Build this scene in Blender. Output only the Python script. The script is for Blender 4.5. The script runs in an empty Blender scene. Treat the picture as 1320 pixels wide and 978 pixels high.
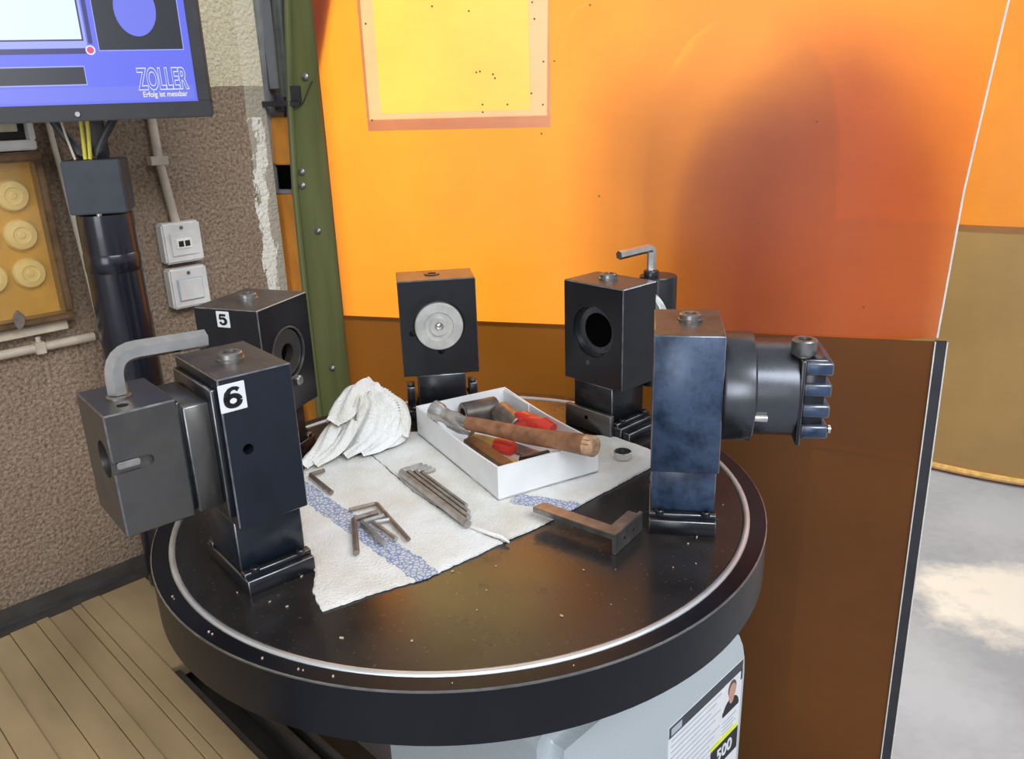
import bpy, bmesh, math, random
from mathutils import Matrix, Vector, noise
random.seed(4)
S = bpy.context.scene
C = S.collection
R = math.radians
T = 0.90                                   # height of the turntable top

# ------------------------------------------------------------------ camera
cd = bpy.data.cameras.new('camera'); cam = bpy.data.objects.new('camera', cd); C.objects.link(cam)
cd.sensor_fit = 'HORIZONTAL'; cd.sensor_width = 36; cd.lens = 28.676
cd.clip_start = 0.02; cd.clip_end = 100
pitch, roll = R(19.064), R(-1.825)
up0 = Vector((0, math.sin(pitch), math.cos(pitch))); fw = Vector((0, math.cos(pitch), -math.sin(pitch)))
rt = Vector((1, 0, 0))
cx = rt*math.cos(roll) + up0*math.sin(roll); cy = -rt*math.sin(roll) + up0*math.cos(roll)
m = Matrix((cx, cy, -fw)).transposed().to_4x4(); m.translation = (0.0625, -0.8863, T+0.4477)
cam.matrix_world = m
S.camera = cam

# ------------------------------------------------------------------ world, lights, exposure
w = bpy.data.worlds.new('world'); S.world = w; w.use_nodes = True
w.node_tree.nodes['Background'].inputs[0].default_value = (0.93, 0.96, 1.0, 1)
w.node_tree.nodes['Background'].inputs[1].default_value = 0.48
def area(name, loc, target, sx, sy, power, col):
    l = bpy.data.lights.new(name, 'AREA'); l.shape = 'RECTANGLE'; l.size = sx; l.size_y = sy; l.energy = power; l.color = col
    o = bpy.data.objects.new(name, l); C.objects.link(o); o.location = loc
    o.rotation_euler = (Vector(target)-Vector(loc)).to_track_quat('-Z', 'Y').to_euler()
    return o
area('hall_skylight', (1.6, -2.6, 3.6), (0.1, 0.2, 0.9), 3.0, 1.6, 138, (0.88, 0.94, 1.0))
area('hall_gate_daylight', (-1.1, -3.6, 1.7), (0.1, 0.3, 1.1), 1.7, 1.5, 45, (0.90, 0.95, 1.0))
area('hall_window_behind_curtain', (-0.35, 2.5, 2.3), (0.1, 0.6, 1.3), 1.3, 0.9, 120, (1.0, 0.96, 0.88))
area('added_far_backlight', (2.7, 3.7, 2.4), (1.8, 1.8, 1.3), 1.5, 1.0, 75, (1.0, 0.96, 0.88))  # added backlight, no known window; brightens the far curtain from behind
vs = S.view_settings
S.display_settings.display_device = 'sRGB'
vs.view_transform = 'Standard'; vs.look = 'None'; vs.exposure = 0.0; vs.gamma = 1.0; vs.use_curve_mapping = False

# ------------------------------------------------------------------ materials
def newmat(name):
    mt = bpy.data.materials.new(name); mt.use_nodes = True
    nt = mt.node_tree
    return mt, nt, nt.nodes['Principled BSDF'], nt.nodes, nt.links
def setp(b, **k):
    for n, v in k.items():
        i = b.inputs[n.replace('_', ' ')]
        i.default_value = (*v, 1) if isinstance(v, tuple) and len(v) == 3 else v
def coords(N, L, scale=(1, 1, 1)):
    tc = N.new('ShaderNodeTexCoord'); mp = N.new('ShaderNodeMapping'); mp.inputs['Scale'].default_value = scale
    L.new(tc.outputs['Object'], mp.inputs['Vector']); return mp.outputs['Vector']
def noise_node(N, L, vec, scale, detail=4, rough=.55):
    n = N.new('ShaderNodeTexNoise'); n.inputs['Scale'].default_value = scale; n.inputs['Detail'].default_value = detail
    n.inputs['Roughness'].default_value = rough; L.new(vec, n.inputs['Vector']); return n.outputs['Fac']
def ramp(N, L, fac, stops):
    r = N.new('ShaderNodeValToRGB'); L.new(fac, r.inputs['Fac']); e = r.color_ramp.elements
    while len(e) < len(stops): e.new(.5)
    for el, (p, c) in zip(e, stops): el.position = p; el.color = (*c, 1)
    return r.outputs['Color']
def mixc(N, L, fac, a, b):
    x = N.new('ShaderNodeMix'); x.data_type = 'RGBA'
    for k, v in ((0, fac), (6, a), (7, b)):
        if hasattr(v, 'links'): L.new(v, x.inputs[k])
        else: x.inputs[k].default_value = (*v, 1) if isinstance(v, tuple) else v
    return x.outputs[2]
def mth(N, L, op, a, b=0.0, clamp=False):
    x = N.new('ShaderNodeMath'); x.operation = op; x.use_clamp = clamp
    for k, v in ((0, a), (1, b)):
        if hasattr(v, 'links'): L.new(v, x.inputs[k])
        else: x.inputs[k].default_value = v
    return x.outputs[0]
def bump(N, L, b, h, strength, dist=.002):
    u = N.new('ShaderNodeBump'); u.inputs['Strength'].default_value = strength; u.inputs['Distance'].default_value = dist
    L.new(h, u.inputs['Height']); L.new(u.outputs['Normal'], b.inputs['Normal'])
def simple(name, col, rough=.5, metal=0.0, var=.25, scale=40, stretch=(1, 1, 1), bmp=0.0, spec=.5, coat=0.0):
    mt, nt, b, N, L = newmat(name)
    setp(b, Roughness=rough, Metallic=metal, Coat_Weight=coat); b.inputs['Specular IOR Level'].default_value = spec
    v = coords(N, L, stretch); f = noise_node(N, L, v, scale)
    lo = tuple(c*(1-var) for c in col); hi = tuple(min(1, c*(1+var)) for c in col)
    L.new(ramp(N, L, f, [(.3, lo), (.7, hi)]), b.inputs['Base Color'])
    rr = N.new('ShaderNodeMapRange'); rr.inputs[3].default_value = max(0, rough-.08); rr.inputs[4].default_value = min(1, rough+.08)
    L.new(f, rr.inputs[0]); L.new(rr.outputs[0], b.inputs['Roughness'])
    if bmp: bump(N, L, b, f, bmp)
    return mt
def emit(name, col, st):
    mt, nt, b, N, L = newmat(name); setp(b, Base_Color=(0.01, 0.01, 0.01), Roughness=.3)
    b.inputs['Emission Color'].default_value = (*col, 1); b.inputs['Emission Strength'].default_value = st
    return mt
M = {}
def black_steel(name, base, worn, rough, amount, metal=.35):
    mt, nt, b, N, L = newmat(name)
    v = coords(N, L); f = noise_node(N, L, v, 22, 6, .65); g = noise_node(N, L, coords(N, L, (1, 1, .18)), 120, 3)
    s = mth(N, L, 'ADD', f, mth(N, L, 'MULTIPLY', g, .18))
    L.new(ramp(N, L, s, [(.45, base), (.62, tuple((a*(1-amount)+c*amount) for a, c in zip(base, worn))), (.8, base)]), b.inputs['Base Color'])
    rr = N.new('ShaderNodeMapRange'); rr.inputs[3].default_value = rough-.08; rr.inputs[4].default_value = rough+.14
    L.new(f, rr.inputs[0]); L.new(rr.outputs[0], b.inputs['Roughness'])
    b.inputs['Metallic'].default_value = metal; b.inputs['Specular IOR Level'].default_value = .6
    return mt
M['black_steel'] = black_steel('black_steel', (.0075, .0085, .012), (.022, .023, .028), .27, .35, .1)
M['navy_steel'] = black_steel('navy_black_steel', (.0075, .0115, .020), (.016, .022, .034), .30, .35, .1)
M['blue_steel'] = black_steel('blue_black_steel', (.013, .026, .060), (.075, .115, .20), .34, .6, .2)
M['dark_steel'] = black_steel('dark_grey_steel', (.135, .128, .122), (.19, .18, .17), .33, .4, .85)
M['chuck_steel'] = black_steel('blued_turned_steel', (.11, .115, .13), (.15, .155, .17), .26, .4, .9)
M['brown_steel'] = black_steel('brown_sheen_steel', (.10, .085, .075), (.20, .17, .15), .34, .5, .6)  # for block tops: brown reflection of the wall put into the base colour
M['edge'] = simple('worn_bright_edge', (.26, .26, .27), .35, .9, .3, 90)
M['steel'] = simple('bright_steel', (.74, .71, .68), .20, 1, .12, 60)
M['grey_steel'] = simple('grey_steel', (.30, .29, .28), .36, .9, .25, 60)
M['tool_steel'] = simple('tool_steel', (.46, .44, .42), .34, .8, .25, 80)
M['brownish_steel'] = simple('aged_steel', (.28, .23, .19), .4, .7, .3, 80)
M['ochre'] = simple('ochre_panel', (.62, .40, .12), .5, 0, .2, 20)
M['pale_steel'] = simple('pale_turned_steel', (.62, .61, .58), .42, .55, .15, 50)
M['dark_socket'] = simple('dark_socket_steel', (.13, .11, .095), .4, .6, .3, 60)
M['ring'] = simple('aluminium_ring', (.74, .75, .77), .42, .8, .08, 30)
M['hole'] = simple('black_hole', (.003, .003, .0035), .9, spec=0.0)
M['plastic_black'] = simple('black_plastic', (.018, .018, .021), .42)
M['pole'] = simple('black_gloss_paint', (.010, .010, .016), .22, 0, .2, 10, coat=.2)
M['duct'] = simple('slate_plastic', (.030, .034, .045), .5)
M['white_plastic'] = simple('old_white_plastic', (.68, .64, .60), .45, 0, .12, 25)
M['cream_paint'] = simple('cream_painted_metal', (.55, .46, .34), .5, 0, .2, 25)
M['conduit'] = simple('beige_conduit', (.50, .41, .32), .5, 0, .18, 30)
M['white_print'] = simple('white_sticker', (.78, .78, .80), .4, 0, .04)
M['ink'] = simple('black_ink', (.01, .01, .012), .5)
M['card'] = simple('white_cardboard', (.80, .80, .80), .6, 0, .06, 20)
M['wood'] = simple('worn_wood', (.25, .11, .052), .6, 0, .45, 60, (1, 1, 1), .3)
M['wood_end'] = simple('split_wood', (.55, .33, .20), .75, 0, .4, 120, (1, 1, 1), .5)
M['red'] = simple('red_plastic', (.75, .05, .03), .3, 0, .15, 40)
M['yellow'] = simple('yellow_wood', (.62, .36, .10), .5, 0, .25, 50)
M['brown_tool'] = simple('rust_brown_steel', (.16, .09, .045), .45, .3, .4, 50)
M['green_paint'] = simple('olive_green_paint', (.115, .125, .042), .42, 0, .22, 30, (1, 1, .1))
M['orange_paint'] = simple('orange_rusty_paint', (.62, .23, .028), .5, 0, .3, 28, (1, 1, .3), .1)
M['grey_pipe'] = simple('grey_green_pipe', (.10, .11, .10), .4, .2, .3, 30)
M['grey_flange'] = simple('grey_flange', (.28, .28, .27), .5, 0, .2, 30)
M['silver'] = simple('silver_paint', (.52, .57, .60), .34, .15, .05, 300, bmp=.05)
M['bed'] = simple('dark_bed', (.020, .018, .016), .5, 0, .3, 30)
M['slat'] = simple('brass_grey_slat', (.50, .37, .205), .32, .25, .25, 9, (1, .3, 1))
M['rail'] = simple('dark_rail', (.065, .060, .056), .5, .2, .3, 20)
M['porcelain'] = simple('porcelain', (.84, .80, .66), .35, 0, .08)
M['cable_w'] = simple('white_cable', (.66, .58, .47), .5, 0, .1)
M['cable_y'] = simple('yellow_cable', (.75, .66, .08), .45, 0, .1)
M['rubber'] = simple('dark_rubber', (.03, .03, .035), .5, 0, .2)
M['white_edge'] = simple('white_sheet_edge', (.80, .76, .72), .5, 0, .1)
M['swarf'] = simple('pale_swarf', (.60, .48, .34), .5, .2, .3, 80)
M['skin'] = simple('printed_skin', (.55, .30, .22), .5, 0, .08)
M['hair'] = simple('printed_hair', (.10, .07, .06), .5, 0, .08)
M['print_grey'] = simple('printed_grey', (.42, .46, .52), .5, 0, .05)
M['print_dark'] = simple('printed_dark_grey', (.045, .05, .06), .5, 0, .05)
M['print_yellow'] = simple('printed_yellow', (.78, .85, .06), .5, 0, .05)
M['machine_grey'] = simple('machine_grey', (.20, .20, .21), .5, 0, .1)

def disc_mat():
    mt, nt, b, N, L = newmat('black_table_plate')
    f = noise_node(N, L, coords(N, L), 9, 6, .6); g = noise_node(N, L, coords(N, L), 240, 2)
    sp = mth(N, L, 'GREATER_THAN', g, .70)
    c = ramp(N, L, f, [(.35, (.012, .011, .012)), (.7, (.030, .024, .021))])
    L.new(mixc(N, L, mth(N, L, 'MULTIPLY', sp, .35), c, (.16, .12, .10)), b.inputs['Base Color'])
    L.new(ramp(N, L, f, [(.3, (.16,)*3), (.75, (.32,)*3)]), b.inputs['Roughness'])
    b.inputs['Specular IOR Level'].default_value = .55
    return mt
M['disc'] = disc_mat()
M['disc_side'] = simple('black_rim', (.006, .006, .009), .36, 0, .2, 20, spec=.35)

def wall_mat():
    mt, nt, b, N, L = newmat('rough_plaster')
    v = coords(N, L); sx = N.new('ShaderNodeSeparateXYZ'); L.new(v, sx.inputs[0])
    x, z = sx.outputs[0], sx.outputs[2]                # x runs along the wall, z is height
    fine = noise_node(N, L, v, 190, 3, .6); mid = noise_node(N, L, v, 14, 4)
    br = ramp(N, L, fine, [(.30, (.10, .062, .040)), (.50, (.30, .215, .155)), (.70, (.42, .33, .25))])
    br = mixc(N, L, mth(N, L, 'MULTIPLY', mid, .6), br, (.19, .115, .06))
    cream = ramp(N, L, fine, [(.3, (.52, .42, .26)), (.65, (.72, .62, .44))])
    zz = mth(N, L, 'ADD', z, mth(N, L, 'MULTIPLY', mid, .012))
    c = mixc(N, L, mth(N, L, 'GREATER_THAN', zz, 1.386), br, cream)
    # smooth pale painted strip beside the column, with white flaking on it
    xx = mth(N, L, 'ADD', x, mth(N, L, 'MULTIPLY', mth(N, L, 'SUBTRACT', mid, .5), .010))
    strip = mth(N, L, 'GREATER_THAN', xx, .432)
    pale = mixc(N, L, mth(N, L, 'GREATER_THAN', zz, 1.386), (.40, .34, .26), (.72, .62, .44))
    c = mixc(N, L, strip, c, pale)
    f2 = noise_node(N, L, coords(N, L, (1, 1, .35)), 45, 5, .7)
    fl = mth(N, L, 'MULTIPLY', mth(N, L, 'GREATER_THAN', f2, mth(N, L, 'ADD', .40, mth(N, L, 'MULTIPLY', mth(N, L, 'ABSOLUTE', mth(N, L, 'SUBTRACT', xx, .440)), 9.0))),
             mth(N, L, 'MULTIPLY', mth(N, L, 'LESS_THAN', zz, 1.335), mth(N, L, 'GREATER_THAN', xx, .424)))
    c = mixc(N, L, fl, c, (.76, .70, .60))
    L.new(c, b.inputs['Base Color']); setp(b, Roughness=.9)
    bump(N, L, b, mth(N, L, 'ADD', noise_node(N, L, v, 150, 3), mid), .9, .006)
    return mt
M['wall'] = wall_mat()

def floor_mat():
    mt, nt, b, N, L = newmat('concrete')
    v = coords(N, L); f = noise_node(N, L, v, 1.1, 5, .55); g = noise_node(N, L, v, 30, 4)
    s = mth(N, L, 'ADD', f, mth(N, L, 'MULTIPLY', mth(N, L, 'SUBTRACT', g, .5), .18))
    base = ramp(N, L, s, [(.40, (.27, .29, .32)), (.60, (.37, .39, .42))])
    sx = N.new('ShaderNodeSeparateXYZ'); L.new(v, sx.inputs[0])          # a pale patch with a noisy edge in the base colour
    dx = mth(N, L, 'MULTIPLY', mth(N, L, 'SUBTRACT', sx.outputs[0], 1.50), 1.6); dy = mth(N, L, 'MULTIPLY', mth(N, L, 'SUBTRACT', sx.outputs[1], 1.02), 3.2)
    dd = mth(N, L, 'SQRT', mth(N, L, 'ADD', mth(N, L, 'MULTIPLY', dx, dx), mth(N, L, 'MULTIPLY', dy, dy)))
    patch_d = mth(N, L, 'ADD', dd, mth(N, L, 'MULTIPLY', mth(N, L, 'SUBTRACT', noise_node(N, L, v, 5, 6, .65), .5), 1.5))
    patch_f = N.new('ShaderNodeMapRange'); patch_f.inputs[1].default_value = .75; patch_f.inputs[2].default_value = .35; L.new(patch_d, patch_f.inputs[0])
    L.new(mixc(N, L, patch_f.outputs[0], base, (.66, .63, .56)), b.inputs['Base Color'])
    L.new(ramp(N, L, f, [(.3, (.35,)*3), (.7, (.6,)*3)]), b.inputs['Roughness'])
    return mt
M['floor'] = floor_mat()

def sheet_mat(name, trans, refl, clear, tfac, spec_rough=.28, gloss=.06, cloud=None):
    """translucent PVC sheet: light from behind scatters through it, light from in front gives its own colour"""
    mt, nt, b, N, L = newmat(name); N.remove(b); out = N['Material Output']
    v = coords(N, L); f = noise_node(N, L, v, 2.6, 5, .6); g = noise_node(N, L, coords(N, L, (1, 1, 6)), 18, 4)
    tr = N.new('ShaderNodeBsdfTranslucent'); df = N.new('ShaderNodeBsdfDiffuse')
    gl = N.new('ShaderNodeBsdfGlossy'); gl.inputs['Roughness'].default_value = spec_rough
    tp = N.new('ShaderNodeBsdfTransparent'); tp.inputs['Color'].default_value = (*clear, 1)
    s = mth(N, L, 'ADD', f, mth(N, L, 'MULTIPLY', mth(N, L, 'SUBTRACT', g, .5), .15))
    L.new(ramp(N, L, s, [(.3, tuple(c*.86 for c in trans)), (.7, tuple(min(1, c*1.1) for c in trans))]), tr.inputs['Color'])
    L.new(ramp(N, L, s, [(.3, tuple(c*.8 for c in refl)), (.7, tuple(min(1, c*1.2) for c in refl))]), df.inputs['Color'])
    bm = N.new('ShaderNodeBump'); bm.inputs['Strength'].default_value = .15; bm.inputs['Distance'].default_value = .004
    L.new(f, bm.inputs['Height']); L.new(bm.outputs[0], gl.inputs['Normal'])
    def mx(fac, a, c):
        x = N.new('ShaderNodeMixShader')
        if hasattr(fac, 'links'): L.new(fac, x.inputs[0])
        else: x.inputs[0].default_value = fac
        L.new(a, x.inputs[1]); L.new(c, x.inputs[2]); return x.outputs[0]
    a = mx(tfac, df.outputs[0], tr.outputs[0])
    a = mx(.10, a, tp.outputs[0])
    fr = N.new('ShaderNodeFresnel'); fr.inputs['IOR'].default_value = 1.45
    a = mx(mth(N, L, 'ADD', fr.outputs[0], gloss-.04), a, gl.outputs[0])
    L.new(a, out.inputs['Surface'])
    return mt
M['sheet'] = sheet_mat('orange_pvc_sheet', (1.0, .365, .016), (.58, .080, .035), (1.0, .35, .03), .62, .42, gloss=.05)
M['sheet_patch'] = sheet_mat('yellow_pvc_patch', (1.0, .60, .10), (.80, .42, .06), (1, .8, .3), .5)
M['sheet_tape'] = sheet_mat('hazy_pvc_strip', (.95, .50, .20), (.62, .40, .26), (1, .6, .3), .5)
M['sheet_low'] = sheet_mat('brown_pvc_sheet', (.24, .085, .008), (.150, .055, .007), (.3, .11, .01), .42, .34, .042)
M['sheet_far_low'] = sheet_mat('dusty_olive_pvc_sheet', (.46, .27, .08), (.30, .19, .075), (.3, .18, .06), .45, .4, .05)

def fabric(name, stripes):
    mt, nt, b, N, L = newmat(name)
    v = coords(N, L); f = noise_node(N, L, v, 10, 5, .6); fine = noise_node(N, L, v, 420, 2)
    c = ramp(N, L, f, [(.35, (.74, .69, .60)), (.6, (.88, .87, .85))])
    uv = N.new('ShaderNodeUVMap'); sx = N.new('ShaderNodeSeparateXYZ'); L.new(uv.outputs[0], sx.inputs[0])
    d = sx.outputs[0]                                   # signed distance to the woven stripe, in metres
    if stripes:
        vo = N.new('ShaderNodeTexVoronoi'); vo.feature = 'DISTANCE_TO_EDGE'; vo.inputs['Scale'].default_value = 190
        L.new(v, vo.inputs['Vector'])
        thr = mth(N, L, 'LESS_THAN', vo.outputs['Distance'], .10)
        band = mth(N, L, 'LESS_THAN', mth(N, L, 'ABSOLUTE', mth(N, L, 'ADD', d, mth(N, L, 'MULTIPLY', mth(N, L, 'SUBTRACT', noise_node(N, L, v, 90), .5), .012))), .0135)
        k = mth(N, L, 'MULTIPLY', band, mth(N, L, 'ADD', mth(N, L, 'MULTIPLY', thr, .55), .28))
        c = mixc(N, L, k, c, (.10, .17, .42))
    L.new(c, b.inputs['Base Color']); setp(b, Roughness=.95, Sheen_Weight=.15)
    bump(N, L, b, fine, .7, .003)
    return mt
M['towel'] = fabric('towel_cotton', True)
M['rag'] = fabric('rag_cotton', False)

def glass_cover():
    mt, nt, b, N, L = newmat('yellowed_clear_plastic'); N.remove(b)
    tp = N.new('ShaderNodeBsdfTransparent'); tp.inputs[0].default_value = (1.0, .93, .76, 1)
    gl = N.new('ShaderNodeBsdfGlossy'); gl.inputs['Roughness'].default_value = .15
    df = N.new('ShaderNodeBsdfDiffuse'); df.inputs[0].default_value = (.62, .44, .20, 1)
    m1 = N.new('ShaderNodeMixShader'); m1.inputs[0].default_value = .10; L.new(tp.outputs[0], m1.inputs[1]); L.new(df.outputs[0], m1.inputs[2])
    m2 = N.new('ShaderNodeMixShader'); m2.inputs[0].default_value = .05; L.new(m1.outputs[0], m2.inputs[1]); L.new(gl.outputs[0], m2.inputs[2])
    L.new(m2.outputs[0], N['Material Output'].inputs['Surface'])
    return mt
M['amber'] = glass_cover()
M['screen_blue'] = emit('screen_blue', (.135, .165, .93), .95)
M['screen_blue2'] = emit('screen_light_blue', (.17, .20, .90), .95)
M['screen_pale'] = emit('screen_pale', (.36, .40, .92), 1.0)
M['screen_white'] = emit('screen_white', (.74, .86, .92), 1.05)
M['screen_black'] = emit('screen_black', (.008, .009, .02), 1)
M['screen_navy'] = emit('screen_navy', (.03, .03, .16), 1)
M['screen_red'] = emit('screen_red', (.75, .06, .25), 1)
M['screen_text'] = emit('screen_text', (.80, .86, .95), 1)
M['screen_text_y'] = emit('screen_text_yellow', (.90, .90, .60), 1)

# ------------------------------------------------------------------ mesh helpers
class MB:
    def __init__(s): s.v = []; s.f = []
    def add(s, vs, fs, mat=None):
        o = len(s.v); s.v += [tuple(mat @ Vector(p)) if mat else tuple(p) for p in vs]; s.f += [tuple(i+o for i in q) for q in fs]; return s
    def box(s, c, d, mat=None):
        x, y, z = c; a, b, e = d[0]/2, d[1]/2, d[2]/2
        vs = [(x+i*a, y+j*b, z+k*e) for k in (-1, 1) for j in (-1, 1) for i in (-1, 1)]
        return s.add(vs, [(0, 2, 3, 1), (4, 5, 7, 6), (0, 1, 5, 4), (2, 6, 7, 3), (0, 4, 6, 2), (1, 3, 7, 5)], mat)
    def b2(s, x0, x1, y0, y1, z0, z1, mat=None):
        return s.box(((x0+x1)/2, (y0+y1)/2, (z0+z1)/2), (abs(x1-x0), abs(y1-y0), abs(z1-z0)), mat)
    def lathe(s, prof, n=32, p0=(0, 0, 0), ax=(0, 0, 1), mat=None, closed=False):
        """prof: list of (r, h) along axis"""
        q = Vector((0, 0, 1)).rotation_difference(Vector(ax).normalized()); p0 = Vector(p0)
        vs = []; fs = []
        for r, h in prof:
            for i in range(n):
                a = 2*math.pi*(i+.5)/n; vs.append(p0 + q @ Vector((r*math.cos(a), r*math.sin(a), h)))
        k = len(prof)
        for j in range(k if closed else k-1):
            j2 = (j+1) % k
            for i in range(n):
                i2 = (i+1) % n; fs.append((j*n+i, j*n+i2, j2*n+i2, j2*n+i))
        if not closed:
            if prof[0][0] > 1e-6: fs.append(tuple(range(n-1, -1, -1)))
            if prof[-1][0] > 1e-6: fs.append(tuple((k-1)*n+i for i in range(n)))
        return s.add(vs, fs, mat)
    def cyl(s, a, b, r, r2=None, n=24, ch=0.0):
        a, b = Vector(a), Vector(b); h = (b-a).length; r2 = r if r2 is None else r2
        pr = [(r, 0), (r2, h)] if not ch else [(r-ch, 0), (r, ch), (r2, h-ch), (r2-ch, h)]
        return s.lathe(pr, n, a, b-a)
    def tube(s, pts, r, n=8, caps=True):
        pts = [Vector(p) for p in pts]; rs = r if isinstance(r, (list, tuple)) else [r]*len(pts)
        t0 = (pts[1]-pts[0]).normalized(); u = t0.orthogonal().normalized(); vs = []; fs = []
        for i, p in enumerate(pts):
            t = ((pts[min(i+1, len(pts)-1)]-p).normalized() + (p-pts[max(i-1, 0)]).normalized()).normalized()
            u = (u - t*u.dot(t)).normalized(); v = t.cross(u)
            for k in range(n):
                a = 2*math.pi*k/n; vs.append(p + (u*math.cos(a)+v*math.sin(a))*rs[i])
        for i in range(len(pts)-1):
            for k in range(n):
                k2 = (k+1) % n; fs.append((i*n+k, i*n+k2, (i+1)*n+k2, (i+1)*n+k))
        if caps: fs.append(tuple(range(n-1, -1, -1))); fs.append(tuple((len(pts)-1)*n+k for k in range(n)))
        return s.add(vs, fs)
    def prism(s, poly, h0, h1, mat=None):
        """polygon in xy (ccw), extruded in z"""
        n = len(poly); vs = [(x, y, h0) for x, y in poly] + [(x, y, h1) for x, y in poly]
        fs = [tuple(range(n-1, -1, -1)), tuple(range(n, 2*n))] + [(i, (i+1) % n, n+(i+1) % n, n+i) for i in range(n)]
        return s.add(vs, fs, mat)
    def mesh(s, name='m', ang=35):
        me = bpy.data.meshes.new(name); me.from_pydata(s.v, [], s.f); me.validate()
        bm = bmesh.new(); bm.from_mesh(me); bmesh.ops.recalc_face_normals(bm, faces=bm.faces); bm.to_mesh(me); bm.free()
        me.shade_smooth(); me.set_sharp_from_angle(angle=R(ang)); return me
    def go(s, name, mat, parent=None, loc=(0, 0, 0), rz=0.0, bev=0.0, rot=None, ang=35, seg=2):
        me = s.mesh(name, ang)
        worn = mat in ('black_steel', 'navy_steel', 'blue_steel', 'dark_steel')
        if worn and bev: me.materials.append(M[mat]); me.materials.append(M['edge'])
        if bev: me = bevel_mesh(me, bev, 1 if worn else seg, 1 if worn else -1)
        return link(name, me, mat, parent, loc, rot or (0, 0, rz))
def bevel_mesh(me, w, seg=2, mi=-1):
    bm = bmesh.new(); bm.from_mesh(me)
    es = [e for e in bm.edges if len(e.link_faces) == 2 and e.calc_face_angle(0) > R(30)]
    bmesh.ops.bevel(bm, geom=es, offset=w, segments=seg, affect='EDGES', clamp_overlap=True, material=mi)
    bm.to_mesh(me); bm.free(); me.shade_smooth(); me.set_sharp_from_angle(angle=R(50)); return me
def link(name, me, mat, parent=None, loc=(0, 0, 0), rot=(0, 0, 0)):
    o = bpy.data.objects.new(name, me); C.objects.link(o); o.location = loc; o.rotation_euler = rot
    if mat is not None and len(me.materials) < 2: me.materials.clear(); me.materials.append(M[mat])
    if parent: o.parent = parent
    return o
def cut(o, cutters):
    """boolean difference, applied at once; the cutters do not stay in the scene"""
    for mb in cutters:
        c = bpy.data.objects.new('cutter', mb.mesh()); C.objects.link(c); c.parent = o.parent
        c.location = o.location; c.rotation_euler = o.rotation_euler
        md = o.modifiers.new('b', 'BOOLEAN'); md.operation = 'DIFFERENCE'; md.object = c; md.solver = 'EXACT'
        bpy.context.view_layer.update()
        me = bpy.data.meshes.new_from_object(o.evaluated_get(bpy.context.evaluated_depsgraph_get()))
        o.modifiers.clear(); o.data = me; bpy.data.objects.remove(c)
    o.data.shade_smooth(); o.data.set_sharp_from_angle(angle=R(35)); return o
def tag(o, label, cat, group=None, kind=None):
    o['label'] = label
    if cat: o['category'] = cat
    if group: o['group'] = group
    if kind: o['kind'] = kind
    return o
def thing(name, label, cat, loc=(0, 0, 0), rz=0.0, group=None):
    o = bpy.data.objects.new(name, None); C.objects.link(o); o.location = loc; o.rotation_euler = (0, 0, rz); o.empty_display_size = .02
    return tag(o, label, cat, group)
def struct(o): o['kind'] = 'structure'; return o
def text(name, s, mat, parent, loc, rot, size, bold=0.0, ext=.0004, sx=1.0, align='CENTER'):
    cu = bpy.data.curves.new(name, 'FONT'); cu.body = s; cu.size = size; cu.align_x = align; cu.align_y = 'CENTER'; cu.extrude = ext; cu.offset = bold
    o = bpy.data.objects.new(name, cu); C.objects.link(o); bpy.context.view_layer.update()
    me = bpy.data.meshes.new_from_object(o.evaluated_get(bpy.context.evaluated_depsgraph_get())); bpy.data.objects.remove(o)
    r = link(name, me, mat, parent, loc, rot); r.scale = (sx, 1, 1); return r
def arc_path(pts, rad, n=6):
    """polyline with rounded corners"""
    P = [Vector(p) for p in pts]; out = [P[0]]
    for i in range(1, len(P)-1):
        a = (P[i-1]-P[i]).normalized(); b = (P[i+1]-P[i]).normalized()
        p0 = P[i]+a*rad; p1 = P[i]+b*rad
        for k in range(n+1):
            t = k/n; out.append(p0*(1-t)**2 + P[i]*2*t*(1-t) + p1*t*t)
    out.append(P[-1]); return out

# ------------------------------------------------------------------ the setting
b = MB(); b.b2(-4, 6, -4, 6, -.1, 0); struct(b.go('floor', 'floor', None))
WA = Vector((-.692, .314, 0)); WROT = R(45)          # the plaster wall runs at 45 degrees; x along it, y behind it
b = MB(); b.b2(-2.2, .470, 0, .12, 0, 2.6); struct(b.go('wall_left', 'wall', None, WA, WROT))
b = MB(); b.b2(-2.2, .40, -.045, -.001, .50, .598)
struct(b.go('trim_1', 'rail', None, WA, WROT, .003))
def onwall(name, label, cat, s, z, group=None): # thing on the wall: local x along, -y into the room
    p = WA + Vector((math.cos(WROT)*s, math.sin(WROT)*s, z)); return thing(name, label, cat, p, WROT, group)

# steel column at the end of the wall; local frame of the curtain line: x along it, y behind it
CR = R(-16); CA = Vector((-.24, .62, 0))
col = thing('steel_column', 'olive green steel column between plaster wall and orange curtain', 'column', CA, CR)
def colx(x): return (x+.24)/math.cos(CR)
poly = [(-.287, 2.2), (-.290, 1.53), (-.311, 1.36), (-.321, 1.20), (-.324, 1.0), (-.322, .0), (-.247, 0), (-.252, .98), (-.257, 1.28), (-.257, 1.39), (-.218, 1.52), (-.2, 2.2)]
b = MB(); pv = [(colx(x), z) for x, z in poly]
b.prism(pv, -.006, .006, Matrix(((1, 0, 0, 0), (0, 0, -1, 0), (0, 1, 0, 0), (0, 0, 0, 1))))
b.go('front_plate', 'green_paint', col, bev=.001)
b = MB(); b.tube([(colx(-.290), -.009, 1.55), (colx(-.309), -.009, 1.36), (colx(-.319), -.009, 1.20), (colx(-.322), -.009, 1.0), (colx(-.320), -.009, 0)], .006, 8)
b.go('edge_bead', 'green_paint', col)
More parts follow.
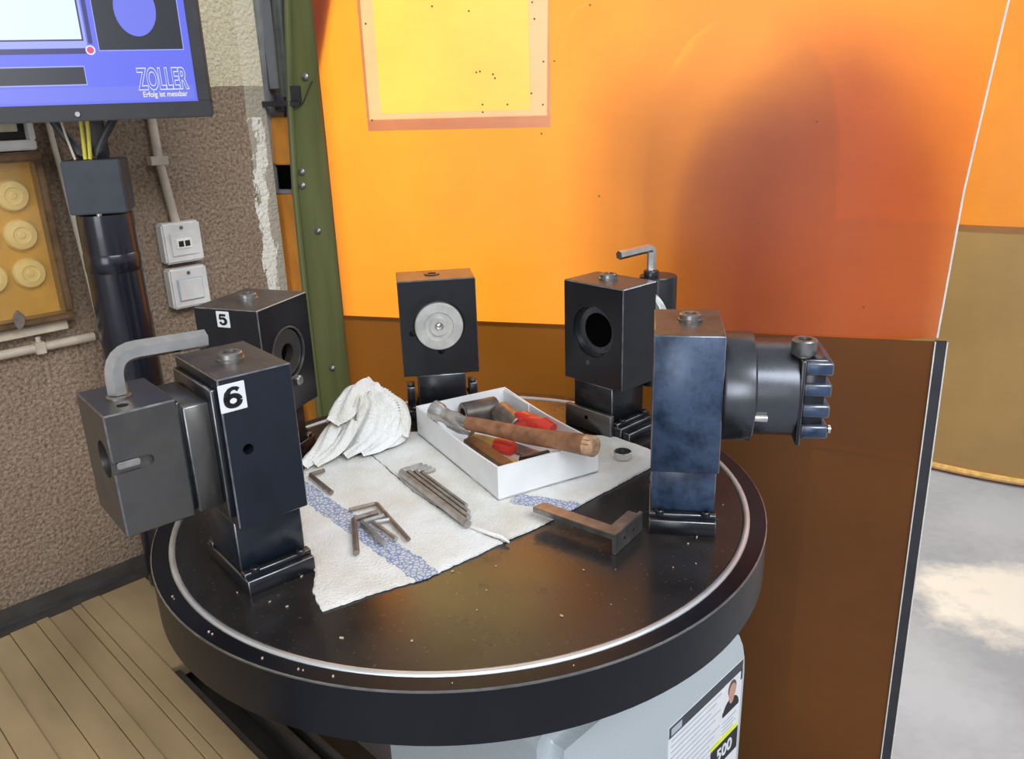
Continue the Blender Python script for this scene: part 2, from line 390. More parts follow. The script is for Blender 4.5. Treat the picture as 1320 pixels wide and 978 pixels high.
b = MB(); b.prism([(colx(x), z) for x, z in [(-.356, 2.2), (-.360, 1.53), (-.382, 1.2), (-.396, 1.0), (-.398, 0), (-.386, 0), (-.384, 1.0), (-.370, 1.2), (-.348, 1.53), (-.344, 2.2)]], -.058, .004, Matrix(((1, 0, 0, 0), (0, 0, -1, 0), (0, 1, 0, 0), (0, 0, 0, 1))))
b.go('rear_flange', 'grey_flange', col)
b = MB(); b.b2(colx(-.42), colx(-.28), .058, .064, 0, 2.2); b.go('back_plate', 'grey_pipe', col)
for z0, z1, x0, x1 in ((1.243, 1.326, -.368, -.309), (.60, 1.192, -.386, -.319)):
    b = MB(); b.b2(colx(x0), colx(x1), .012, .045, z0, z1); b.go('orange_block', 'orange_paint', col, bev=.002)
b = MB(); b.b2(colx(-.372), colx(-.312), .010, .046, 1.192, 1.199); b.go('shelf_plate', 'machine_grey', col)
b = MB(); b.b2(colx(-.366), colx(-.320), .02, .046, 1.199, 1.243); b.go('dark_recess', 'hole', col)
b = MB(); b.tube([(colx(-.316), .010, 1.60), (colx(-.322), .010, 1.36)], .014, 16); b.go('pipe', 'grey_pipe', col)
b = MB(); b.cyl((colx(-.334), .012, 1.335), (colx(-.332), .012, 1.368), .016, n=16, ch=.003); b.go('pipe_end', 'rubber', col)
b = MB(); b.b2(colx(-.353), colx(-.333), .006, .03, 1.375, 1.60); b.go('cover_strip', 'machine_grey', col)
b = MB(); b.b2(colx(-.360), colx(-.290), -.014, -.006, 1.345, 1.354); b.b2(colx(-.304), colx(-.288), -.014, -.006, 1.352, 1.378); b.go('strap', 'rubber', col)
for x, z in ((-.277, 1.392), (-.303, 1.232), (-.305, 1.208), (-.284, 1.126), (-.285, .860)):
    b = MB(); b.lathe([(.0065, 0), (.0065, .002), (.004, .004), (0, .0045)], 14, (colx(x), -.006, z), (0, -1, 0)); b.go('bolt_head', 'grey_steel', col)
b = MB(); b.tube(arc_path([(colx(-.290), -.008, 1.345), (colx(-.283), -.010, 1.352), (colx(-.265), -.011, 1.383), (colx(-.262), -.01, 1.385)], .003), .0009, 6); b.go('wire', 'rubber', col)

# ------------------------------------------------------------------ curtains
def sheet(name, mat, x0, x1f, z0, z1, yoff, amp, nx=60, nz=50, curl=0.0, parent=None, loc=(0, 0, 0), rot=(0, 0, 0), seed=0, th=.002, hole=None):
    """hanging sheet, x along, y depth; x1f(z) right edge; a real thin solid"""
    vs = []; fs = []
    def pt(i, j, off):
        z = z0+(z1-z0)*j/nz; x1 = x1f(z); x = x0+(x1-x0)*i/nx
        y = yoff + amp*(math.sin(x*5.3+seed)*.6 + math.sin(x*11+z*2.1+seed)*.25 + .5*noise.noise((x*2.2, z*2.2, seed)))
        e = max(0, 1-(x1-x)/.14); y += curl*e*e*max(0, min(1, (1.5-z)/.5)) * (1 if z > .95 else 1)
        return (x, y+off, z)
    for side in (0, th):
        for j in range(nz+1):
            for i in range(nx+1): vs.append(pt(i, j, side))
    o = (nx+1)*(nz+1); g = lambda i, j: j*(nx+1)+i
    for j in range(nz):
        for i in range(nx):
            if hole and hole[0] <= i < hole[1] and hole[2] <= j: continue
            fs.append((g(i, j), g(i+1, j), g(i+1, j+1), g(i, j+1)))
    bm = MB(); bm.add(vs[:o], fs)
    return bm.go(name, mat, parent, loc, rot=rot, ang=180), pt
CC = Vector((-.2515, .6115, 0))
cx_ = lambda x: (x+.2515)/math.cos(CR)
cur = thing('welding_curtain', 'large translucent orange welding curtain hanging behind the round table', 'curtain', CC, CR)
def upper_edge(z):
    P = [(.95, .733), (1.02, .735), (1.194, .738), (1.323, .746), (1.452, .754), (1.9, .79)]
    for (a, p), (c, q) in zip(P, P[1:]):
        if z <= c: return cx_(p+(q-p)*max(0, (z-a))/(c-a))
    return cx_(.79)
osh, ptU = sheet('orange_sheet', 'sheet', 0.0, upper_edge, .966, 1.85, 0, .006, curl=.03, parent=cur, hole=(5, 23, 20))
b = MB(); b.tube([ptU(60, j, -.0005) for j in range(0, 51)], .0016, 6); b.go('white_edge', 'white_edge', cur)
# yellow see-through patch with its hazy border strips
def patch(x0, x1, z0, z1, off, name, mat):
    n = 14; vs = []; fs = []
    for j in range(n+1):
        for i in range(n+1):
            x = x0+(x1-x0)*i/n; z = z0+(z1-z0)*j/n
            y = .006*(math.sin(x*5.3)*.6 + math.sin(x*11+z*2.1)*.25 + .5*noise.noise((x*2.2, z*2.2, 0)))
            vs.append((x, y-off, z))
    for j in range(n):
        for i in range(n): a = j*(n+1)+i; fs.append((a, a+1, a+n+2, a+n+1))
    MB().add(vs, fs).go(name, mat, cur, ang=180)
patch(cx_(-.146), cx_(.106), 1.328, 1.80, .0015, 'yellow_patch', 'sheet_patch')
patch(cx_(-.172), cx_(-.146), 1.30, 1.80, .002, 'border_strip', 'sheet_tape')
patch(cx_(.106), cx_(.138), 1.30, 1.80, .002, 'border_strip', 'sheet_tape')
patch(cx_(-.146), cx_(.106), 1.30, 1.328, .002, 'border_strip', 'sheet_tape')

b = MB()
for x, z in ((-.160, 1.47), (-.163, 1.318), (-.047, 1.49), (.012, 1.48), (.112, 1.487), (.115, 1.463), (.128, 1.40), (.145, 1.40), (.020, 1.388), (.026, 1.389), (.047, 1.384), (.050, 1.378), (.108, 1.353), (.126, 1.335), (.028, 1.338), (.069, 1.337), (.028, 1.326), (.123, 1.29), (.20, 1.478), (.215, 1.19), (.46, 1.15), (.53, 1.30), (.62, 1.02)):
    X = cx_(x); y = .006*(math.sin(X*5.3)*.6 + math.sin(X*11+z*2.1)*.25 + .5*noise.noise((X*2.2, z*2.2, 0)))
    b.lathe([(.0016, 0), (.0016, .0008), (0, .0008)], 8, (X, y-.0022, z), (0, -1, 0))
b.go('punctures', 'brown_tool', cur)['kind'] = 'stuff'

low = thing('lower_curtain', 'dark brown translucent lower curtain panel with black hem beside the round table', 'curtain', CC+Vector((0, -.006, 0)), CR)
def low_edge(z): return cx_(.736+.012*max(0, (.96-z)))
osh2, ptL = sheet('brown_sheet', 'sheet_low', 0.0, low_edge, .03, .970, 0, .005, parent=low)
b = MB()
for j in range(50):
    p, q = ptL(60, j, 0), ptL(60, j+1, 0)
    b.add([(p[0]-.014, p[1]-.003, p[2]), (p[0]+.002, p[1]-.003, p[2]), (q[0]+.002, q[1]-.003, q[2]), (q[0]-.014, q[1]-.003, q[2]),
           (p[0]-.014, p[1]+.004, p[2]), (p[0]+.002, p[1]+.004, p[2]), (q[0]+.002, q[1]+.004, q[2]), (q[0]-.014, q[1]+.004, q[2])],
          [(0, 1, 2, 3), (5, 4, 7, 6), (1, 5, 6, 2), (4, 0, 3, 7)])
b.go('black_hem', 'rubber', low)
for dx in (-.0145, .0025):
    b = MB(); b.tube([(p[0]+dx, p[1]-.0035, p[2]) for p in (ptL(60, j, 0) for j in range(51))], .0011, 6); b.go('hem_seam', 'white_edge', low)

far = thing('far_curtain', 'second orange curtain with dusty olive lower half hanging far behind at right', 'curtain', (1.616, 1.842, 0), R(-30.8))
sheet('orange_sheet', 'sheet', -.9, lambda z: 1.6, .88, 2.3, 0, .03, parent=far, seed=3.1)
so, ptF = sheet('olive_sheet', 'sheet_far_low', -.9, lambda z: 1.6, .03, .90, -.006, .03, parent=far, seed=3.1)
b = MB(); b.tube([(p[0], p[1]-.004, p[2]-.01) for p in (ptF(i, 0, 0) for i in range(61))], .012, 8); b.go('bottom_hem', 'yellow', far)
b = MB(); b.tube([(p[0], p[1]+.01, p[2]-.017) for p in (ptF(i, 0, 0) for i in range(61))], .012, 8); b.go('red_rubber_strip', 'red', far)

# made-up shapes added behind the curtain to cast its dark red shade
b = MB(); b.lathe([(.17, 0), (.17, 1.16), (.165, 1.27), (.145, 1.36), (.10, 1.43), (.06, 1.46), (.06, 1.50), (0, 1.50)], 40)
tag(b.go('wide_shade_caster', 'machine_grey', None, (.485, .63, 0)), 'wide round-topped shape added behind the orange curtain to cast a dark red shade', 'shade caster')
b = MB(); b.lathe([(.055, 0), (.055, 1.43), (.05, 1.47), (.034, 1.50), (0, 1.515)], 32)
tag(b.go('slim_shade_caster', 'machine_grey', None, (.235, .79, 0)), 'slim round-topped shape added behind the orange curtain to cast a shade', 'gas cylinder')

# ------------------------------------------------------------------ turntable and machine
tt = thing('turntable', 'round black turntable disc with a bright aluminium ring', 'turntable', (0, 0, T-.0574))
h = .0574
b = MB(); b.lathe([(.30, 0), (.347, 0), (.350, .003), (.350, h-.0015), (.3485, h), (.333, h), (.333, h-.004), (.30, h-.004)], 128, closed=True); b.go('rim', 'disc_side', tt, ang=25)
b = MB(); b.lathe([(.3325, h-.004), (.3325, h-.0005), (.3318, h+.0010), (.3304, h+.0020), (.3290, h+.0023), (.3276, h+.0020), (.3262, h+.0010), (.3255, h-.0005), (.3255, h-.004)], 128, closed=True); b.go('aluminium_ring', 'ring', tt, ang=60)
b = MB(); b.lathe([(.3250, h-.012), (.3250, h-.0008), (.3242, h), (0, h)], 128); b.go('top_plate', 'disc', tt, ang=25)
b = MB(); b.lathe([(.349, h+.0002), (.3502, h-.0002), (.3502, h-.0016), (.349, h-.0016)], 128, closed=True); b.go('rim_edge', 'grey_steel', tt)
b = MB(); b.lathe([(.20, -.075), (.20, .0), (.30, .001), (.30, .02)], 64); b.go('hub', 'bed', tt)

# silver housing under the disc: local x = s (along the wall direction), y = -d
SH = R(45)
hs = thing('machine_housing', 'silver grey rounded machine housing under the turntable with a printed sticker', 'machine housing', (0, 0, 0), SH)
def rrect(x0, x1, z0, z1, r, n=8):
    pts = [(x0, z0), (x1, z0)]
    for k in range(n+1): a = math.pi/2*k/n; pts.append((x1-r+r*math.cos(a), z1-r+r*math.sin(a)))
    for k in range(n+1): a = math.pi/2+math.pi/2*k/n; pts.append((x0+.02+.02*math.cos(a), z1-.02+.02*math.sin(a)))
    return pts
b = MB(); b.prism(rrect(-.125, .274, 0, .762, .14), -.25, .04, Matrix(((1, 0, 0, 0), (0, 0, 1, 0), (0, 1, 0, 0), (0, 0, 0, 1))))
me = b.mesh(); bevel_mesh(me, .019, 5); link('body', me, 'silver', hs)
# sticker: front face at y=-.25; a tilted sheet of print
st = MB().b2(.079, .248, -.2508, -.2500, .470, .646).go('sticker', 'white_print', hs)
def on_st(name, x0, x1, z0, z1, mat, k=1): return MB().b2(x0, x1, -.2508-.0003*k, -.2507, z0, z1).go(name, mat, st)
on_st('header_band', .079, .248, .630, .646, 'print_dark'); on_st('header_logo', .083, .105, .633, .643, 'print_grey', 2)
on_st('side_band', .2445, .248, .616, .632, 'print_dark', 2)
on_st('portrait_ground', .203, .243, .580, .6305, 'white_print', 2)
def disc_print(name, x, z, rx, rz, mat, k, clip=None):
    n = 28; pts = [(x+rx*math.cos(2*math.pi*i/n), z+rz*math.sin(2*math.pi*i/n)) for i in range(n)]
    if clip is not None: pts = [(a, max(c, clip)) for a, c in pts]
    MB().prism(pts, -.2508-.0003*k, -.2507, Matrix(((1, 0, 0, 0), (0, 0, 1, 0), (0, 1, 0, 0), (0, 0, 0, 1)))).go(name, mat, st)
disc_print('portrait_shoulders', .222, .582, .020, .020, 'ink', 3, .581)
disc_print('portrait_neck', .222, .602, .006, .009, 'skin', 4)
disc_print('portrait_hair', .222, .6165, .0095, .0125, 'hair', 5)
disc_print('portrait_face', .222, .613, .0085, .0115, 'skin', 6)
for i in range(11):
    z = .624-i*.0085
    on_st('text_line', .084, .197 - (i % 3)*.012, z-.0012, z+.0006, 'print_grey')
for i in range(4): on_st('text_line', .204, .238-(i % 2)*.006, .570-i*.006-.001, .570-i*.006+.0006, 'print_grey')
on_st('yellow_bar', .178, .243, .541, .549, 'print_yellow'); on_st('black_panel', .178, .246, .505, .541, 'ink')
text('number_print', '500', 'white_print', st, (.212, -.2513, .523), (R(90), 0, 0), .026, .0005)

# dark machine bed and the slatted way cover at lower left (frame of the wall: x = s, y = -d)
bed = thing('machine_bed', 'dark machine bed with brassy slatted way cover along the plaster wall', 'machine', (0, 0, 0), SH)
b = MB(); b.b2(-1.1, -.13, .03, .655, 0, .560); b.go('bed_body', 'bed', bed, bev=.004)
b = MB(); b.b2(-1.1, -.10, .665-.028, .668, .50, .59); b.go('back_rail', 'rail', bed, bev=.002)
edges = [-.252, -.282, -.296, -.330, -.348, -.385, -.42, -.455, -.49, -.525, -.56, -.60, -.64, -.68, -.72]
for i, (a, c) in enumerate(zip(edges, edges[1:])):
    dz = -.0016*(i % 3)
    b = MB(); b.b2(c+.0004, a-.0004, .04, .628, .577, .600+dz); b.go('slat', 'slat', bed, bev=.0008)
b = MB(); b.b2(-.2516, -.178, .36, .628, .577, .599); b.go('end_cap', 'slat', bed, bev=.0012)
b = MB(); b.b2(-.2516, -.240, .04, .36, .56, .592); b.go('side_rail', 'rail', bed, bev=.002)
b = MB(); b.b2(-.205, -.192, .04, .36, .56, .585); b.go('side_rail', 'rail', bed, bev=.002)
b = MB(); b.b2(-.180, -.172, .04, .36, .56, .585); b.go('side_rail', 'rail', bed, bev=.002)

# ------------------------------------------------------------------ tool holder blocks
def holder(name, label, loc, deg, L=.070, W=.105, H=.222, bore=None, top='brown_steel', front='black_steel', hole_y=None, flush=False):
    t = thing(name, label, 'tool holder', (loc[0], loc[1], T), R(deg), 'tool holder blocks on the turntable')
    z0 = .074*H/.222; zb = .153*H/.222
    b = MB(); b.b2(-L/2, L/2, -W/2, W/2, z0, H); body = b.go('body', front, t, bev=.0012)
    cuts = []
    if bore: cuts.append(MB().cyl((-L/2-.01, 0, zb), (-L/2+bore[1], 0, zb), bore[0], n=48))
    for (ax, p, r, d) in (hole_y or []):
        p = Vector(p); a = Vector(ax); cuts.append(MB().cyl(p+a*.01, p-a*d, r, n=20))
    if cuts: cut(body, cuts)
    b = MB(); b.b2(-L/2+.0015, L/2-.0015, -W/2+.0015, W/2-.0015, H-.0002, H+.0003); b.go('brown_sheen_top', top, t)
    b = MB(); b.b2(-.034, .034, -.035, .035, .02, z0); b.go('stem', front, t, bev=.0012)
    # foot with a groove: base slab, raised clamp bars and their screws
    b = MB(); b.b2(-.035, .035, -.052, .052, 0, .017); b.go('foot', 'black_steel', t, bev=.001)
    for s in (-1, 1):
        b = MB(); b.b2(-.035, .035, s*.036, s*.046, .016, .0225); b.go('clamp_bar', 'black_steel', t, bev=.0008)
        for x in (-.024, .024):
            b = MB(); b.lathe([(.0048, 0), (.0048, .004), (.004, .005), (.0025, .005), (.0025, .002), (0, .002)], 16, (x, s*.0445, .0215)); b.go('clamp_screw', 'black_steel', t)
    # clamping screw on top
    b = MB(); b.lathe([(.0128, 0), (.0128, .003), (.0116, .0034), (.0112, .0075), (.010, .0085), (.0062, .0085), (.0058, .003), (0, .003)], 28, (0.002, .004, H-(.0066 if flush else 0))); b.go('top_screw', 'black_steel' if flush else 'grey_steel', t)
    return t, z0, zb

def sticker(t, n, loc, rz, w=.021, h=.023):
    st = MB().b2(-w/2, w/2, -.0006, .0006, -h/2, h/2).go('number_sticker', 'white_print', t, loc, bev=.0005, rz=rz)
    b = MB(); u = h*.37; wd = u*.36
    def stroke(pts, widths):
        for i in range(len(pts)-1):
            (x0, y0), (x1, y1) = pts[i], pts[i+1]; d = Vector((x1-x0, y1-y0)).normalized(); nn = Vector((-d.y, d.x))
            e0 = d*wd*.12 if i else d*0; e1 = d*wd*.12 if i < len(pts)-2 else d*0; a, c = widths[i]*wd/2, widths[i+1]*wd/2
            q = [(x0*u-e0.x-nn.x*a, y0*u-e0.y-nn.y*a), (x1*u+e1.x-nn.x*c, y1*u+e1.y-nn.y*c), (x1*u+e1.x+nn.x*c, y1*u+e1.y+nn.y*c), (x0*u-e0.x+nn.x*a, y0*u-e0.y+nn.y*a)]
            b.prism(q, .0005, .0009, Matrix(((1, 0, 0, 0), (0, 0, -1, 0), (0, 1, 0, 0), (0, 0, 0, 1))))
    if n == '6':
        ring = [(.62*math.cos(R(a)), -.34+.50*math.sin(R(a))) for a in range(0, 361, 20)]
        stroke(ring, [1.15+.35*abs(math.cos(R(a))) for a in range(0, 361, 20)])
        stroke([(.60, .62), (.40, .80), (.10, .86), (-.25, .74), (-.50, .40), (-.62, .0), (-.64, -.34)], [1.2, 1.0, .9, 1.1, 1.5, 1.5, 1.5])
    else:
        stroke([(.62, .74), (-.48, .74)], [1.1, 1.1]); stroke([(-.46, .84), (-.56, .0)], [.9, .9])
        a5 = list(range(135, -140, -20)); stroke([(-.05+.62*math.cos(R(a)), -.28+.50*math.sin(R(a))) for a in a5], [1.0+.5*max(0, math.cos(R(a))) for a in a5])
        b.lathe([(u*.24, .0005), (u*.24, .0009), (0, .0009)], 16, (-.48*u, 0, -.56*u), (0, -1, 0))
    b.go('number_print', 'ink', st)

# block 6: front left
hol = 'tool_holder'
t6, z0, zb = holder(hol, 'black tool holder marked 6 with a square steel attachment and hex key', (-.2025, -.1475), 220,
                    hole_y=[((0, 1, 0), (.016, .0525, .1505), .0052, .02)], front='navy_steel')
sticker(t6, '6', (.0235, .0531, .2035), R(180), .0245, .0262)
b = MB(); b.b2(.035, .0405, -.047, .047, .085, .212); b.go('adapter_flange', 'black_steel', t6, bev=.001)
b = MB(); b.b2(.0405, .064, -.040, .040, .098, .2005); b.go('adapter_plate', 'dark_steel', t6, bev=.0015)
b = MB(); b.b2(.064, .0685, -.034, .036, .100, .205); b.go('joint_plate', 'black_steel', t6, bev=.0008)
b = MB(); b.b2(.0685, .128, -.042, .042, .098, .2105); bb = b.go('tool_head', 'dark_steel', t6, bev=.0014)
sl = MB(); sl.prism([(.100 + .0055*math.cos(a), .163+.0055*math.sin(a)) for a in [R(90+18*k) for k in range(11)]] + [(.140, .1575), (.140, .1685)], .037, .06,
                    Matrix(((1, 0, 0, 0), (0, 0, 1, 0), (0, 1, 0, 0), (0, 0, 0, 1))))
cut(bb, [sl, MB().cyl((.11, 0.018, .165), (.14, 0.018, .165), .017, n=32), MB().cyl((.107, .024, .20), (.107, .024, .23), .005, n=20)])
b = MB(); b.b2(.105, .124, .0372, .0395, .160, .1665); b.go('slot_key', 'tool_steel', t6, bev=.001)
b = MB(); b.lathe([(.0105, 0), (.0105, .002), (.009, .003), (0, .003)], 24, (.103, 0, .2103)); b.go('clamp_bolt', 'grey_steel', t6)

# block 4: front right with round chuck
t4, _, zb4 = holder(hol, 'blue black tool holder at right with a round toothed driver head', (.2475, -.068), -10, front='blue_steel')
b = MB(); b.lathe([(.050, -.001), (.0565, .001), (.0575, .003), (.0575, .030), (.0565, .0315), (0, .0315)], 64, (.035, 0, .1535), (1, 0, 0)); b.go('chuck_flange', 'chuck_steel', t4, ang=30)
b = MB(); b.lathe([(.049, 0), (.0505, .0012), (.0505, .041), (.0495, .042), (0, .042)], 64, (.0665, 0, .1535), (1, 0, 0)); b.go('chuck_body', 'chuck_steel', t4, ang=30)
b = MB(); b.cyl((.0655, -.050, .137), (.079, -.050, .137), .0042, n=16, ch=.0006); b.go('locating_pin', 'steel', t4)
b = MB(); b.prism([(-.046, .1065), (.030, .1065), (.036, .125), (.036, .196), (-.046, .196)], .1085, .1125, Matrix(((0, 0, 1, 0), (1, 0, 0, 0), (0, 1, 0, 0), (0, 0, 0, 1)))); b.go('end_plate', 'black_steel', t4, bev=.0008)
for i in range(4):                                     # four horizontal jaws with gaps between them
    z = .181-i*.0222
    b = MB(); b.b2(.1125, .139, -.045, .034, z, z+.0135); b.go('jaw', 'blue_steel', t4, bev=.0018)
b = MB(); b.b2(.1125, .134, -.040, .030, .112, .196); b.go('jaw_core', 'black_steel', t4, bev=.001)
b = MB(); b.cyl((.139, -.040, .1235), (.1415, -.040, .1235), .0045, n=16); b.go('pin_end', 'steel', t4)
b = MB(); b.cyl((.112, -.028, .196), (.112, -.028, .200), .0085, n=24); b.lathe([(.0115, 0), (.0125, .0015), (.0125, .014), (.0113, .0155), (.0068, .0155), (.0065, .007), (0, .007)], 28, (.112, -.028, .1985)); b.go('socket_screw', 'grey_steel', t4)

# block 3: back right, open bore towards the middle
t3, _, zb3 = holder(hol, 'black tool holder at back right with an open dark bore', (.199, .200), 42.7, H=.210, bore=(.036, .014))
b = MB(); b.lathe([(.0355, .004), (.0355, .0135), (.024, .0135), (.024, .0115), (.0325, .0105), (.0345, .004)], 48, (-.0345, 0, zb3), (1, 0, 0), closed=True); b.go('bore_ring', 'chuck_steel', t3)
b = MB(); b.cyl((-.0214, 0, zb3), (-.0220, 0, zb3), .0255, n=40); b.go('bore_bottom', 'hole', t3)
b = MB(); b.lathe([(.0036, 0), (.0036, .0006), (0, .0006)], 16, (-.035, .008, .100), (-1, 0, 0)); b.go('plug', 'dark_steel', t3)
b = MB(); b.b2(-.043, -.035, -.040, .044, .002, .034); b.go('front_clamp', 'dark_steel', t3, bev=.001)
b = MB(); b.lathe([(.003, 0), (.003, .0005), (0, .0005)], 14, (-.043, .004, .022), (-1, 0, 0)); b.go('clamp_hole', 'hole', t3)
b = MB(); b.b2(-.034, .034, -.066, -.053, 0, .013); b.go('side_rail', 'black_steel', t3, bev=.001)
b = MB(); b.lathe([(.046, 0), (.0465, .001), (.0465, .012), (0, .012)], 48, (.035, -.020, .148), (1, 0, 0)); b.go('flange_disc', 'pale_steel', t3)
b = MB(); b.lathe([(.026, 0), (.026, .154), (.025, .156), (0, .156)], 40, (.073, -.026, .052)); b.go('rear_head', 'black_steel', t3)
b = MB(); b.lathe([(.0105, 0), (.0105, .008), (.0095, .0095), (0, .0095)], 24, (.062, -.022, .207)); b.go('clamp_bolt', 'black_steel', t3)

# block 2: back centre with a light steel shank end in the bore
t2, _, zb2 = holder(hol, 'black tool holder standing at back centre with pale steel disc in its bore', (-.0440, .2735), 98, flush=True, W=.110, H=.210, bore=(.0372, .006),
                    hole_y=[((-1, 0, 0), (-.035, .0385, .134), .0042, .012), ((-1, 0, 0), (-.035, -.001, .1055), .0048, .012)])
b = MB(); b.lathe([(.0345, 0), (.0345, .008), (.0335, .009), (.021, .009), (.020, .007), (.0135, .007), (.013, .0105), (.0065, .0105), (.005, .004), (0, .004)], 48, (-.0295, 0, zb2-.002), (-1, 0, 0)); b.go('shank_disc', 'pale_steel', t2, ang=25)
b = MB(); b.lathe([(.0045, 0), (.0045, .002), (.002, .0035), (0, .0035)], 16, (-.0335, 0, zb2-.002), (-1, 0, 0)); b.go('centre_pin', 'steel', t2)
for s in (-1, 1):
    b = MB(); b.b2(-.030, .0, s*.040, s*.052, .0225, .052); b.go('side_clamp', 'black_steel', t2, bev=.001)
    b = MB(); b.cyl((-.016, s*.046, .052), (-.016, s*.046, .056), .005, n=16); b.go('clamp_screw', 'brownish_steel', t2)

# block 5: back left
t5, _, zb5 = holder(hol, 'black tool holder marked 5 with a steel bushed bore at back left', (-.2623, .1203), 160, L=.093, W=.105, H=.218, bore=(.036, .014))
sticker(t5, '5', (.0035, .0531, .205), R(180), .0185, .020)
b = MB(); b.lathe([(.0352, 0), (.0352, .003), (.0325, .003), (.0325, 0)], 48, (-.0465, 0, zb5), (1, 0, 0), closed=True); b.go('bore_ring', 'grey_steel', t5)
b = MB(); b.lathe([(.031, .0), (.031, .010), (.030, .011), (.0125, .011), (.0125, 0)], 48, (-.0330, 0, zb5), (-1, 0, 0), closed=True); b.go('bushing', 'dark_steel', t5)
b = MB(); b.cyl((-.0336, 0, zb5), (-.0332, 0, zb5), .0128, n=32); b.go('bushing_hole', 'hole', t5)
b = MB(); b.lathe([(.0068, 0), (.0068, .003), (.005, .0045), (0, .0045)], 20, (-.0465, -.012, .110), (-1, 0, 0)); b.go('side_screw', 'grey_steel', t5)

# ------------------------------------------------------------------ hex keys
def hexkey(label, pts, r, rad, mat, group, name='hex_key'):
    P = [Vector(p) for p in pts]; o = Vector((sum(p.x for p in P)/len(P), sum(p.y for p in P)/len(P), min(p.z for p in P)-r))
    b = MB(); b.tube([p-o for p in arc_path(P, rad)], r, 6)
    return tag(b.go(name, mat, None, o, bev=0, ang=28), label, 'hex key', group)
def loc_w(t, p):
    a = t.rotation_euler.z; return Vector((t.location.x + p[0]*math.cos(a)-p[1]*math.sin(a), t.location.y + p[0]*math.sin(a)+p[1]*math.cos(a), T+p[2]))
hexkey('thick bright hex key standing in the attachment of the block marked 6', [loc_w(t6, p) for p in ((.103, 0, .2140), (.102, 0, .2500), (.020, -.004, .2455))], .0088, .020, 'steel', 'hex keys in use')
hexkey('steel hex key standing in the back right tool holder', [loc_w(t3, p) for p in ((.062, -.022, .2172), (.062, -.022, .2480), (.002, -.014, .2450))], .0062, .007, 'steel', 'hex keys in use')
ZT = T+.0045                                            # top of the cloth
G = 'hex keys laid on the towel'
# bundle of four long keys with short legs at the far end
dirl = Vector((.0092+.0809, -.0978-.0404, 0)).normalized(); perp = Vector((-dirl.y, dirl.x, 0))
names = ['long grey hex key at the front edge of the bundle of four', 'second grey hex key in the bundle of four', 'third grey hex key in the bundle of four', 'thinnest grey hex key at the tray side of the bundle of four']
for i, (r, off, l0, l1) in enumerate(((.0048, 0, 0, .164), (.0036, .0092, .003, .150), (.0030, .0165, .008, .138), (.0026, .0228, .014, .122))):
    p0 = Vector((-.0800, .0400, ZT+r+.0008)) + perp*off + dirl*l0
    hexkey(names[i], [p0+perp*(.030-.004*i)+dirl*.0, p0, p0+dirl*(l1-l0)], r, .006, 'tool_steel', G)
# loose group of four on the blue stripe
def k(label, pts, r, mat, z=0): hexkey(label, [(x, y, ZT+r+.001+z) for x, y in pts], r, .004, mat, G)
k('brown short hex key at the left of the group on the blue stripe', [(-.094, -.062), (-.1185, -.0765), (-.1035, -.148)], .0036, 'brownish_steel')
k('thin hex key lying across the top of the group on the blue stripe', [(-.128, -.052), (-.099, -.038), (-.0525, -.1225)], .0026, 'brownish_steel')
k('dark hex key in the middle of the group on the blue stripe', [(-.086, -.070), (-.1085, -.0835), (-.0775, -.1295)], .0033, 'tool_steel')
k('short dark hex key nearest the blue stripe edge', [(-.079, -.078), (-.0960, -.0830), (-.0660, -.1200)], .0026, 'tool_steel')
k('single small brown hex key near the crumpled rag', [(-.1790, .0560), (-.1945, .0440), (-.1570, -.0070)], .0030, 'brownish_steel')

